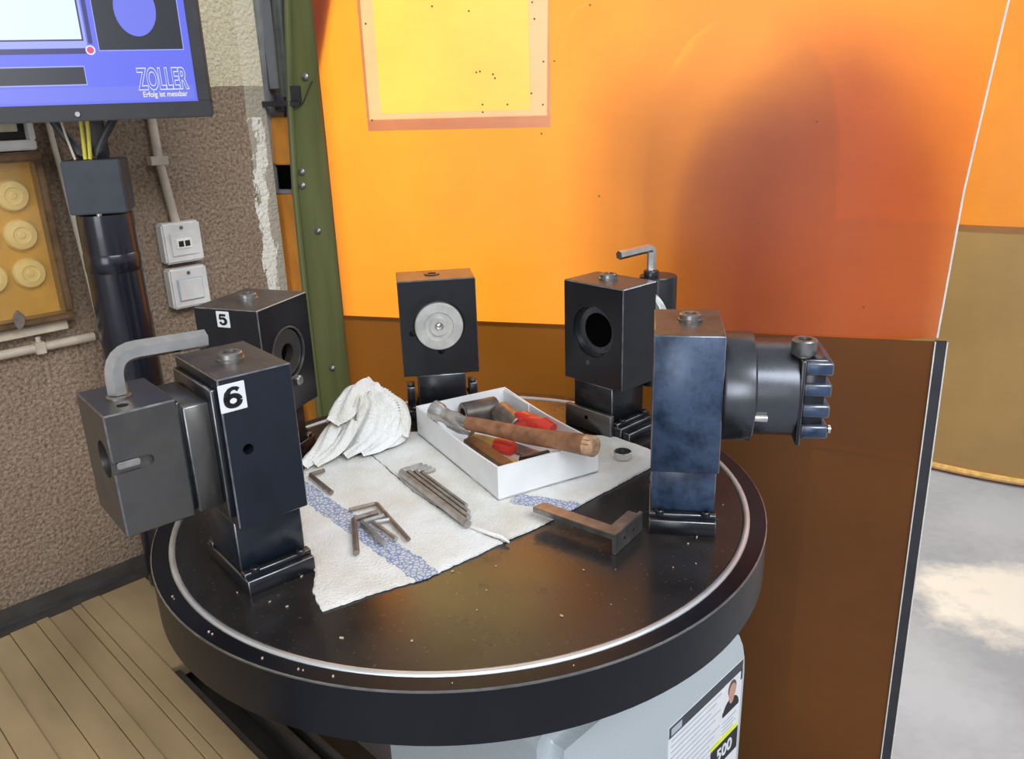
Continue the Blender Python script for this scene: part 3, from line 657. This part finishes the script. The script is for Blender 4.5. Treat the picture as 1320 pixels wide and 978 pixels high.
# ------------------------------------------------------------------ towels and rag
def coons(bot, top, left, right, n=60):
    def at(pl, t):
        pl = [Vector((*p, 0)) for p in pl]; L = [0]
        for a, c in zip(pl, pl[1:]): L.append(L[-1]+(c-a).length)
        d = t*L[-1]
        for i in range(len(pl)-1):
            if d <= L[i+1]+1e-9: return pl[i].lerp(pl[i+1], (d-L[i])/max(1e-9, L[i+1]-L[i]))
        return pl[-1]
    P = [[None]*(n+1) for _ in range(n+1)]
    for j in range(n+1):
        v = j/n
        for i in range(n+1):
            u = i/n
            P[j][i] = at(bot, u)*(1-v)+at(top, u)*v+at(left, v)*(1-u)+at(right, v)*u - (at(bot, 0)*(1-u)*(1-v)+at(bot, 1)*u*(1-v)+at(top, 0)*(1-u)*v+at(top, 1)*u*v)
    return P
def towel(label, bot, top, left, right, stripe, lift=0.0, n=64, seed=0):
    P = coons(bot, top, left, right, n); vs = []; fs = []
    c = P[n//2][n//2].copy()
    for side in (1, 0):
        for j in range(n+1):
            for i in range(n+1):
                p = P[j][i]; e = min(i, j, n-i, n-j)
                w = noise.noise((p.x*30, p.y*30, seed))*.5 + noise.noise((p.x*80, p.y*80, seed+4))*.3
                jx = jy = 0
                if e == 0: jx = noise.noise((p.x*260, p.y*260, 7.7))*.0016; jy = noise.noise((p.x*260, p.y*260, 3.3))*.0016
                z = .0030 + .0013*w + lift
                if e == 0: z -= .001
                if not side: z = .0003 + lift*.5
                vs.append((p.x+jx-c.x, p.y+jy-c.y, z))
    g = lambda i, j, s: s*(n+1)*(n+1)+j*(n+1)+i
    for j in range(n):
        for i in range(n):
            fs.append((g(i, j, 0), g(i+1, j, 0), g(i+1, j+1, 0), g(i, j+1, 0))); fs.append((g(i, j, 1), g(i, j+1, 1), g(i+1, j+1, 1), g(i+1, j, 1)))
    for i in range(n):
        for a, bb in (((i, 0), (i+1, 0)), ((i+1, n), (i, n)), ((0, i+1), (0, i)), ((n, i), (n, i+1))):
            fs.append((g(*a, 0), g(*a, 1), g(*bb, 1), g(*bb, 0)))
    o = MB().add(vs, fs).go('towel', 'towel', None, (c.x, c.y, T+.0002), ang=70)
    me = o.data; uv = me.uv_layers.new(name='UVMap')
    s0, s1 = Vector((*stripe[0], 0)), Vector((*stripe[1], 0)); d = (s1-s0).normalized(); nn = Vector((-d.y, d.x, 0))
    for l in me.loops:
        q = me.vertices[l.vertex_index].co + c - s0; uv.data[l.index].uv = (q.dot(nn) if q.dot(d) > stripe[2] else 1.0, q.dot(d))
    return tag(o, label, 'towel')
towel('white shop towel with blue woven stripe carrying the hex keys', [(-.121, -.238), (-.08, -.212), (-.028, -.187), (.047, -.124)], [(-.212, .10), (-.17, .115), (-.132, .117)],
      [(-.121, -.238), (-.137, -.205), (-.142, -.168), (-.178, -.118), (-.20, -.02), (-.212, .10)], [(.047, -.124), (.005, -.085), (-.06, .0), (-.132, .117)], ((-.187, .001), (-.037, -.175), -9))
towel('white shop towel under the cardboard tray with its corner by the bearing', [(.049, -.121), (.085, -.094), (.13, -.052), (.196, .012), (.238, .052)], [(-.130, .119), (-.10, .185), (.02, .20), (.12, .168), (.20, .148), (.243, .098)],
      [(.0478, -.1225), (.006, -.0842), (-.0592, .0014), (-.131, .118)], [(.238, .052), (.243, .075), (.243, .098)], ((.085, -.038), (.128, -.055), -.03), .0006, seed=5)
# frayed thread tail where the two towels meet
b = MB(); b.tube([(0, 0, .004), (.012, -.012, .006), (.022, -.020, .006), (.034, -.026, .005), (.042, -.034, .003)], [.0018, .002, .0022, .0024, .0012], 6)
tag(b.go('thread_tail', 'rag', None, (.012, -.094, T+.001)), 'frayed white thread tail hanging from the towel seam', 'thread')

def rag():
    """crumpled cloth: a soft heap with folds winding down from its peak"""
    nt, nr = 140, 60; vs = []; fs = []
    cx0, cy0 = -.1375, .158
    for j in range(nr+1):
        t = j/nr
        for i in range(nt):
            th = 2*math.pi*i/nt; ca, sa = math.cos(th), math.sin(th)
            prof = (1-(1-t)**1.7)**.75                            # 0 at the peak, 1 at the rim
            hgt = (1-t**1.6)
            tw = th+1.1*t
            q = (math.cos(tw)*1.5, math.sin(tw)*1.5, t*.7)
            fold = 1-2*abs(noise.noise((q[0]*.85, q[1]*.85, q[2]+2.2))); fold2 = 1-2*abs(noise.noise((q[0]*2.7, q[1]*2.7, q[2]*1.6+6)))
            k2 = math.sin(math.pi*min(1, t*1.05))**.7
            disp = (.022*(fold-.6)+.008*(fold2-.6))*k2
            rx = .053+.006*noise.noise((ca*1.2, sa*1.2, 3)); ry = .048+.006*noise.noise((ca*1.2, sa*1.2, 8))
            x = prof*rx*ca + disp*ca - .010*(1-t); y = prof*ry*sa + disp*sa + .012*(1-t)
            z = .002+.066*hgt*(1+.10*noise.noise((ca*2, sa*2, 1))) + disp*.7*(1-t) + .004*noise.noise((x*60, y*60, 4))*(1-t)
            vs.append((x, y, max(.001, z)))
    for j in range(nr):
        for i in range(nt): i2 = (i+1) % nt; fs.append((j*nt+i, j*nt+i2, (j+1)*nt+i2, (j+1)*nt+i))
    b = MB().add(vs, fs)
    o = b.go('crumpled_rag', 'rag', None, (cx0, cy0, T+.006), ang=80)
    tag(o, 'crumpled white cotton rag heaped beside the tray', 'rag')
    # draped tails and rolled folds on its front side
    def ribbon(name, pts, w, up=(0, 0, 1)):
        pts = [Vector(p) for p in pts]; m = 28; k2 = 10; vs = []; fs = []
        def bez(t):
            x = t*(len(pts)-1); i = min(int(x), len(pts)-2); f = x-i
            p0, p1, p2, p3 = pts[max(i-1, 0)], pts[i], pts[i+1], pts[min(i+2, len(pts)-1)]
            return .5*((2*p1)+(p2-p0)*f+(2*p0-5*p1+4*p2-p3)*f*f+(3*p1-p0-3*p2+p3)*f**3)
        for i in range(m+1):
            p = bez(i/m); d = (bez(min(1, (i+.5)/m))-bez(max(0, (i-.5)/m))).normalized()
            s = d.cross(Vector(up)).normalized(); u = s.cross(d)
            ww = w*(.75+.4*noise.noise((i*.13, w*50, 2)))
            for q in range(k2+1):
                f = q/k2*2-1
                vs.append(p + s*ww*f + u*(w*.55*(1-f*f)+.12*w*math.sin(f*7+i*.3)))
        for i in range(m):
            for q in range(k2): a = i*(k2+1)+q; fs.append((a, a+1, a+k2+2, a+k2+1))
        MB().add(vs, fs).go(name, 'rag', o, ang=80)
    ribbon('flap', [(.004, .030, .064), (-.012, .010, .064), (-.028, -.014, .050), (-.040, -.030, .034)], .026)
    ribbon('fold', [(.034, .012, .046), (.030, -.016, .038), (.012, -.036, .022), (-.008, -.052, .004)], .014)
    ribbon('fold', [(-.034, -.012, .036), (-.046, -.034, .022), (-.058, -.060, .009), (-.072, -.090, .000)], .015)
    ribbon('fold', [(-.012, -.026, .036), (-.022, -.042, .022), (-.036, -.060, .010), (-.058, -.084, .000)], .013)
    ribbon('fold', [(.030, -.004, .036), (.018, -.028, .024), (.000, -.046, .012), (-.022, -.062, .001)], .012)
    ribbon('fold', [(.046, .004, .022), (.038, -.022, .014), (.020, -.042, .006), (-.002, -.056, .001)], .012)
    ribbon('fold', [(.018, .030, .056), (.038, .022, .044), (.048, .006, .026), (.048, -.014, .006)], .012)
rag()

# ------------------------------------------------------------------ cardboard tray and tools
TN = Vector((.0425, -.034, T+.0045)); e1 = R(28.8)
tray = thing('cardboard_tray', 'shallow white cardboard tray full of tools on the towel', 'tray', TN, e1)
LX, LY, HT, th = .141, .238, .042, .0026
MB().b2(0, LX, 0, LY, 0, .002).go('bottom', 'card', tray)
def wallpiece(n0, n1, a, axis, lean=.0):
    b = MB(); m = 16
    for i in range(m):
        u0, u1 = n0+(n1-n0)*i/m, n0+(n1-n0)*(i+1)/m
        def top(u): return HT - (.004*math.sin(math.pi*(u-n0)/(n1-n0)) if lean else 0)
        if axis == 'x':
            vs = [(u0, a, 0), (u1, a, 0), (u1, a+th, 0), (u0, a+th, 0), (u0, a, top(u0)), (u1, a, top(u1)), (u1, a+th, top(u1)), (u0, a+th, top(u0))]
        else:
            vs = [(a, u0, 0), (a, u1, 0), (a+th, u1, 0), (a+th, u0, 0), (a, u0, top(u0)), (a, u1, top(u1)), (a+th, u1, top(u1)), (a+th, u0, top(u0))]
        fs = [(0, 1, 5, 4), (2, 3, 7, 6), (4, 5, 6, 7)]
        if i == 0: fs.append((0, 4, 7, 3))
        if i == m-1: fs.append((1, 2, 6, 5))
        b.add(vs, fs)
    b.go('side_wall', 'card', tray)
wallpiece(0, LX, 0, 'x'); wallpiece(0, LX, LY-th, 'x'); wallpiece(th, LY-th, 0, 'y', 1); wallpiece(th, LY-th, LX-th, 'y', 1)
b = MB(); b.b2(LX-th-.0015, LX-th, LY-.075, LY-th, .004, HT-.003); b.go('glue_flap', 'card', tray)

def seg_thing(name, label, cat, group=None, loc=(0, 0, 0)): return thing(name, label, cat, loc, 0, group)
def rel(o, *pts): return [Vector(p)-o.location for p in pts]
hm = thing('hammer', 'old hammer with steel head and worn wooden handle lying across the tray', 'hammer', (.03, .08, T+.03))
a, c = rel(hm, (-.0440, .1270, .9600), (.010, .0880, .942))
d = (c-a).normalized(); Lh = (c-a).length
b = MB(); b.lathe([(.0112, 0), (.0128, .0012), (.0128, .013), (.0105, .017), (.0098, .026), (.0122, .034), (.0122, .050), (.010, .058), (.006, Lh), (0, Lh)], 28, a, d); b.go('head', 'tool_steel', hm)
p = rel(hm, (-.016, .1060, .9520), (.004, .0890, .9530), (.040, .0630, .9550), (.080, .0345, .9560), (.120, .0060, .9600), (.1420, -.0100, .9620), (.1545, -.0190, .9630))
b = MB(); b.tube(p[:2], [.0085, .0085], 12); b.go('collar', 'tool_steel', hm)
b = MB(); b.tube(p[1:], [.0090, .0098, .0105, .0112, .0125, .0128], 16); b.go('handle', 'wood', hm)
q = (p[-1]-p[-2]).normalized(); b = MB(); b.lathe([(.0129, -.010), (.0131, 0), (.0105, .0035), (.006, .0045), (0, .004)], 12, p[-1], q); b.go('split_end', 'wood_end', hm)
def socket(label, a, c, r, ri, mat):
    o = Vector(a)*.5+Vector(c)*.5; a = Vector(a)-o; c = Vector(c)-o; L = (c-a).length
    b = MB(); b.lathe([(ri, .012), (ri, 0), (r-.001, 0), (r, .001), (r, L-.001), (r-.001, L), (ri, L), (ri, L-.012)], 32, a, c-a, closed=True)
    return tag(b.go('steel_socket', mat, None, o, ang=30), label, 'socket', 'steel sockets in the tray')
socket('dark steel socket lying at the back of the tray', (-.008, .1830, .9275), (.0385, .2050, .9275), .0178, .0105, 'dark_socket')
socket('lighter steel socket leaning across the darker one in the tray', (.0455, .1850, .930), (.0720, .1340, .926), .0155, .0085, 'brownish_steel')
pl = thing('pliers', 'red handled pliers in the right rear of the tray', 'pliers', (.09, .12, T+.012))
for s, pts in enumerate((((.0665, .1660, .932), (.082, .1460, .939), (.097, .1270, .939), (.112, .114, .935)), ((.078, .1320, .930), (.093, .1205, .940), (.109, .1070, .942), (.1215, .0970, .938)))):
    P = rel(pl, *pts); b = MB(); b.tube(arc_path(P, .006), [.0062+.0042*math.sin(i/21*math.pi) for i in range(len(arc_path(P, .006)))], 12); b.go('handle', 'red', pl)
P = rel(pl, (.109, .105, .942), (.1215, .0950, .937)); b = MB(); b.tube([P[0], P[1]], [.0125, .0115], 14); b.go('grip_end', 'red', pl)
P = rel(pl, (.067, .163, .925), (.052, .176, .920)); b = MB(); b.tube(P, [.005, .003], 8); b.go('jaw', 'tool_steel', pl)
pl.location += Vector((-.010, -.005, 0))
sd = thing('screwdriver', 'screwdriver with red and yellow handle under the hammer handle', 'screwdriver', (.04, .08, T+.012))
P = rel(sd, (.005, .104, .926), (.022, .093, .926), (.040, .081, .9255)); b = MB(); b.tube(P, [.0065, .0078, .0080], 14); b.go('yellow_handle', 'yellow', sd)
P = rel(sd, (.039, .082, .9255), (.050, .0745, .925), (.060, .068, .9245), (.064, .0655, .924)); b = MB(); b.tube(P, [.0085, .0105, .0098, .0055], 16); b.go('red_cap', 'red', sd)
def bar(name, label, cat, a, c, w, hh, mat):
    a, c = Vector(a), Vector(c); o = (a+c)/2; d = c-a; rot = d.to_track_quat('X', 'Z').to_euler()
    b = MB(); b.box((0, 0, 0), (d.length, w, hh)); x = b.go(name, mat, None, o, rot=rot, bev=.001); return tag(x, label, cat)
bar('flat_file', 'flat brown file lying along the front of the tray', 'file', (.004, .093, .929), (.058, .018, .921), .018, .006, 'brown_tool')
bar('wood_block', 'small yellow wooden wedge in the front corner of the tray', 'wedge', (.054, .046, .917), (.074, .020, .914), .016, .008, 'yellow')
b = MB(); b.cyl((-.018, -.009, 0), (.018, .009, 0), .0065, n=20, ch=.001)
tag(b.go('drill_bit_shank', 'black_steel', None, (.088, .0375, .9245)), 'short black round shank near the front wall of the tray', 'shank')
bar('steel_rule', 'flat pale steel strip lying on the tray floor', 'strip', (.052, .115, .9105), (.118, .052, .9105), .020, .003, 'tool_steel')
b = MB(); b.cyl((0, 0, -.016), (0, 0, .016), .0045, n=16, ch=.0008)
tag(b.go('dowel_pin', 'steel', None, (.121, .046, .9245), rot=(R(70), 0, R(40))), 'small bright dowel pin by the tray front', 'pin')

# bearing on the towel corner
be = thing('ball_bearing', 'small steel ball bearing on the towel beside the tray', 'bearing', (.2018, .0740, T+.0045))
b = MB(); b.lathe([(.0086, 0), (.0106, 0), (.0114, .0008), (.0114, .0085), (.0106, .0093), (.0086, .0093)], 36, closed=True); b.go('outer_ring', 'steel', be)
b = MB(); b.lathe([(.0040, 0), (.0056, 0), (.0056, .0093), (.0040, .0093)], 28, closed=True); b.go('inner_ring', 'steel', be)
b = MB(); b.lathe([(.0056, .001), (.0086, .001), (.0086, .0082), (.0056, .0082)], 28, closed=True); b.go('seal', 'rubber', be)

# try square standing on the disc: short stock, long blade
sq = thing('try_square', 'flat steel try square lying on the bare disc front right', 'square', (.1609, -.1499, T), 0)
ang = math.atan2(-.0992+.1499, .1979-.1609)
b = MB(); b.b2(-.003, .058, -.0045, 0, 0, .0235); o = b.go('stock', 'grey_steel', sq, rz=ang, bev=.0008)
for x in (.016, .036):
    b = MB(); b.lathe([(.0018, 0), (.0018, .0004), (0, .0004)], 14, (x, -.0045, .012), (0, -1, 0)); b.go('rivet', 'ink', o)
bl = math.atan2(-.085+.1499, .082-.1609)
v = Vector((math.cos(bl), math.sin(bl))); n2 = Vector((v.y, -v.x)); s2 = Vector((math.cos(ang), math.sin(ang)))
P0 = s2*.0 ; w0 = .0165
poly = [P0, P0+s2*.055, P0+s2*.055+Vector((-s2.y, s2.x))*.012, P0+s2*w0*1.05+Vector((-s2.y, s2.x))*.012, v*.100+s2*w0*1.0, v*.104]
b = MB(); b.prism([(p.x, p.y) for p in poly], .0150, .0215); b.go('blade', 'grey_steel', sq, bev=.0005)

# swarf crumbs
b = MB()
for i in range(70):
    a = random.uniform(0, 2*math.pi); r = .31*math.sqrt(random.random()); x, y = r*math.cos(a), r*math.sin(a)
    if y > -.16 and x < .2: continue
    s = random.uniform(.0005, .0015); b.box((0, 0, 0), (s*random.uniform(1, 3), s, s*.8), Matrix.Translation((x, y, T+.0009)) @ Matrix.Rotation(random.uniform(0, 6.3), 4, 'Z'))
for i in range(10):
    a = random.uniform(R(200), R(300)); s = random.uniform(.0008, .0016); b.box((0, 0, 0), (s, s, s), Matrix.Translation((.341*math.cos(a), .341*math.sin(a), T+.0008)))
tag(b.go('swarf_crumbs', 'swarf', None), 'tiny pale metal chips scattered over the bare black disc', 'swarf', kind='stuff')

# ------------------------------------------------------------------ monitor, pole, cables
PX = Vector((-.52, .316, 0))
pole = thing('monitor_pole', 'glossy black round pole in front of plaster wall carrying the monitor', 'pole', (PX.x, PX.y, .602), R(15))
b = MB(); b.lathe([(.0385, 0), (.0385, .593), (.0375, .605), (0, .605)], 48); b.go('tube', 'pole', pole)
b = MB(); b.lathe([(.0392, .523), (.0392, .548), (.0385, .549), (.0385, .522)], 48, closed=True); b.go('sleeve', 'pole', pole)
b = MB(); b.b2(-.0375, .0375, -.036, .036, .608, .681); b.go('cable_box', 'duct', pole, bev=.0015)
b = MB(); b.b2(-.006, .016, .026, .036, .681, .90); b.go('bracket', 'plastic_black', pole, bev=.002)
b = MB(); b.cyl((-.002, -.028, .601), (-.002, -.028, .610), .004, n=12); b.go('screw', 'steel', pole)
mon = thing('monitor', 'black framed computer monitor with blue measuring screen at upper left', 'monitor', (PX.x, PX.y, 1.335), R(15))
mon.location += Vector((math.sin(R(15)), -math.cos(R(15)), 0))*.06
b = MB(); b.b2(-.235, .172, .0, .026, 0, .265); b.go('back_case', 'plastic_black', mon, bev=.003)
fr = [(-.235, .172, 0, .021), (-.235, .172, .248, .265), (-.235, -.217, .021, .248), (.1555, .172, .021, .248)]
for x0, x1, z0, z1 in fr: MB().b2(x0, x1, -.010, .001, z0, z1).go('bezel', 'plastic_black', mon, bev=.0012)
MB().cyl((.004, -.0105, .009), (.004, -.0125, .009), .0032, n=16).go('power_button', 'grey_steel', mon)
scr = MB().b2(-.217, .1555, -.004, .0005, .021, .248).go('screen', 'screen_blue', mon)
def on_s(name, x0, x1, z0, z1, mat, k=1): return MB().b2(x0, x1, -.004-.0003*k, -.0039, z0, z1).go(name, mat, scr)
on_s('lower_band', -.217, .152, .024, .042, 'screen_blue2')
on_s('pale_frame', -.215, .0295, .090, .246, 'screen_pale'); on_s('image_border', -.21, .0265, .0985, .246, 'screen_navy', 2); on_s('white_image', -.208, .0245, .1005, .244, 'screen_white', 3)
on_s('dark_bar', -.21, .027, .083, .0895, 'screen_navy', 2); on_s('dark_bar', .0315, .0365, .095, .246, 'screen_navy', 2)
def round_s(name, x, z, r, rz, mat, k):
    MB().prism([(x+r*math.cos(2*math.pi*i/32), z+rz*math.sin(2*math.pi*i/32)) for i in range(32)], -.004-.0003*k, -.0039, Matrix(((1, 0, 0, 0), (0, 0, 1, 0), (0, 1, 0, 0), (0, 0, 0, 1)))).go(name, mat, scr)
round_s('dot_ring', .0325, .0872, .0058, .0058, 'screen_text', 3); round_s('red_dot', .0325, .0872, .0042, .0042, 'screen_red', 4)
on_s('panel_border', .0425, .147, .0858, .246, 'screen_pale'); on_s('black_panel', .0435, .146, .087, .246, 'screen_black', 2)
round_s('blue_shape', .094, .136, .0255, .033, 'screen_blue2', 3)
on_s('field_border', -.217, .0215, .0445, .0685, 'screen_pale'); on_s('black_field', -.217, .0205, .046, .067, 'screen_black', 2)
tx = lambda *a, **k_: text(*a, **k_)
tx('logo_outline', 'ZOLLER', 'screen_text', scr, (.1145, -.0050, .0490), (R(90), 0, 0), .037, .0015, .0002, .47)
tx('logo_print', 'ZOLLER', 'screen_blue', scr, (.1145, -.0055, .0490), (R(90), 0, 0), .037, .0003, .0002, .47)
tx('slogan_print', 'Erfolg ist messbar', 'screen_text_y', scr, (.1150, -.0050, .0308), (R(90), 0, 0), .0098, .0001, .0002, .80)

def cable(name, label, pts, r, mat, group=None):
    o = Vector(pts[-1]); b = MB(); b.tube([Vector(p)-o for p in arc_path(pts, .02)], r, 10); return tag(b.go(name, mat, None, o), label, 'cable', group)
G = 'cables from monitor into the pole'
cable('cable', 'thick black cable running from monitor diagonally right of the yellow ones', [(-.462, .318, 1.40), (-.472, .310, 1.345), (-.498, .298, 1.306), (-.503, .296, 1.294)], .0055, 'rubber', G)
cable('cable', 'thick black cable running from monitor diagonally left of the yellow ones', [(-.575, .300, 1.40), (-.565, .302, 1.345), (-.540, .304, 1.302), (-.533, .305, 1.291)], .0065, 'rubber', G)
cable('cable', 'left yellow cable hanging from monitor into the pole box', [(-.518, .295, 1.40), (-.519, .296, 1.33), (-.525, .300, 1.284)], .0026, 'cable_y', G)
cable('cable', 'right yellow cable hanging from monitor into the pole box', [(-.510, .297, 1.40), (-.511, .298, 1.33), (-.519, .302, 1.284)], .0026, 'cable_y', G)
cable('cable', 'thin pale cable between left black cable and yellow cables', [(-.545, .290, 1.40), (-.543, .290, 1.33), (-.536, .294, 1.284)], .0016, 'cable_w', G)
def wpt(s, out, z): return (WA.x+.7071*s+.7071*out, WA.y+.7071*s-.7071*out, z)
cable('wall_cable', 'long thin white cable running down the plaster wall beside the pole', [wpt(.108, .006, 1.60), wpt(.108, .006, 1.325), wpt(.118, .006, 1.15), wpt(.126, .006, .95), wpt(.126, .006, .60)], .0042, 'cable_w')

# ------------------------------------------------------------------ wall fittings (local x along the wall, -y into the room)
fb = onwall('fuse_box', 'yellowed fuse box with amber cover and round porcelain fuses at left', 'fuse box', 0, 1.045)
D = -.030
b = MB(); b.b2(-.16, .082, D*.35, -.001, 0, .250); b.go('back_plate', 'cream_paint', fb, bev=.003)
b = MB(); b.b2(-.15, .074, D*.45, D*.35, .010, .240); b.go('panel', 'ochre', fb)
for x0, x1, z0, z1 in ((-.16, .082, 0, .012), (-.16, .082, .236, .250), (.068, .082, .012, .236), (-.16, -.146, .012, .236)):
    MB().b2(x0, x1, D*1.25, D*.35, z0, z1).go('frame_rim', 'brown_tool', fb, bev=.003)
b = MB(); b.b2(-.146, .068, D*1.28, D*1.20, .012, .236); b.go('clear_cover', 'amber', fb)
for x, z in ((.036, .190), (.036, .133), (.036, .076), (-.016, .133), (-.016, .076)):
    b = MB(); b.lathe([(.0225, 0), (.0225, .006), (.020, .0100), (.012, .0115), (.0105, .0095), (.0055, .0095), (.004, .011), (0, .011)], 28, (x, D*.45, z), (0, -1, 0)); b.go('fuse_cap', 'porcelain', fb)
b = MB(); b.prism([(-.008, -.012), (-.002, -.022), (.006, -.012), (.008, .0), (.0, .010), (-.008, .0)], 0, .005, Matrix(((1, 0, 0, .003), (0, 0, -1, D*1.28), (0, 1, 0, .020), (0, 0, 0, 1)))); b.go('latch', 'brownish_steel', fb, bev=.001)
b = MB(); b.b2(-.16, .072, -.022, -.001, -.017, -.003); b.go('bottom_ledge', 'cream_paint', fb, bev=.001)
ub = onwall('junction_cabinet', 'open cream metal cabinet above the fuse box under the monitor', 'cabinet', 0, 1.297)
MB().b2(-.16, .080, -.030, -.001, 0, .014).go('bottom_rim', 'white_plastic', ub, bev=.002)
MB().b2(.072, .080, -.030, -.001, .014, .30).go('side_rim', 'white_plastic', ub, bev=.001)
MB().b2(-.16, .060, -.026, -.001, .026, .30).go('inner_door', 'cream_paint', ub, bev=.001)
MB().b2(-.16, .072, -.012, -.001, .014, .30).go('inside_back', 'bed', ub)
def pipe(name, label, pts, r, clips):
    o = thing(name, label, 'conduit', wpt(pts[0][0], pts[0][1], pts[0][2]), WROT)
    P = [Vector((p[0]-pts[0][0], -(p[1]-pts[0][1]), p[2]-pts[0][2])) for p in pts]
    b = MB(); b.tube(arc_path(P, .01), r, 14); b.go('tube', 'conduit', o)
    for (s, z, hor) in clips:
        s -= pts[0][0]; z -= pts[0][2]; b = MB()
        if hor: b.b2(s-.007, s+.007, -r-.003, r+.005, z-r-.002, z+r+.002); b.cyl((s, -.003, z+r), (s, -.003, z+r+.010), .004, n=10)
        else: b.b2(s-r-.012, s+r+.002, -r-.002, r+.003, z-.007, z+.007)
        b.go('clip', 'conduit', o, bev=.0008)
    return o
pipe('wall_conduit', 'beige horizontal conduit clipped to plaster wall below fuse box', [(-.30, .011, 1.007), (.109, .011, 1.005)], .0072, [(.028, 1.006, True)])
pipe('wall_conduit', 'beige vertical conduit dropping to the light switches', [(.258, .011, 1.60), (.260, .011, 1.27), (.272, .011, 1.160)], .0072, [(.263, 1.268, False)])
def sbox(label, z0, z1, sock):
    o = onwall('switch_box' if not sock else 'socket_box', label, 'switch', .272, z0)
    hh = z1-z0
    MB().b2(-.033, .033, -.026, -.001, 0, hh).go('case', 'white_plastic', o, bev=.003)
    if sock:
        MB().b2(-.022, .024, -.0285, -.0255, hh*.18, hh*.76).go('plate', 'white_plastic', o, bev=.0012)
        b = MB(); b.b2(-.013, .013, -.0300, -.0280, hh*.36, hh*.60); x = b.go('window', 'porcelain', o, bev=.0005)
        for s in (-.0055, .0055): MB().b2(s-.0042, s+.0042, -.0306, -.0298, hh*.41, hh*.55).go('terminal_hole', 'ink', x)
        MB().cyl((0, -.0262, hh*.87), (0, -.0275, hh*.87), .003, n=12).go('screw', 'grey_steel', o)
    else:
        b = MB(); b.b2(-.022, .022, -.0280, -.0255, hh*.18, hh*.74); b.go('rocker_frame', 'print_grey', o, bev=.0008)
        b = MB(); b.b2(-.0205, .0205, -.0300, -.0275, hh*.20, hh*.72); b.go('rocker', 'white_plastic', o, bev=.0012)
        MB().cyl((0, -.0262, hh*.87), (0, -.0275, hh*.87), .003, n=12).go('screw', 'grey_steel', o)
    return o
sbox('upper white surface box with small two hole window on plaster wall', 1.101, 1.168, True)
sbox('lower white switch box with square rocker on plaster wall', 1.024, 1.092, False)
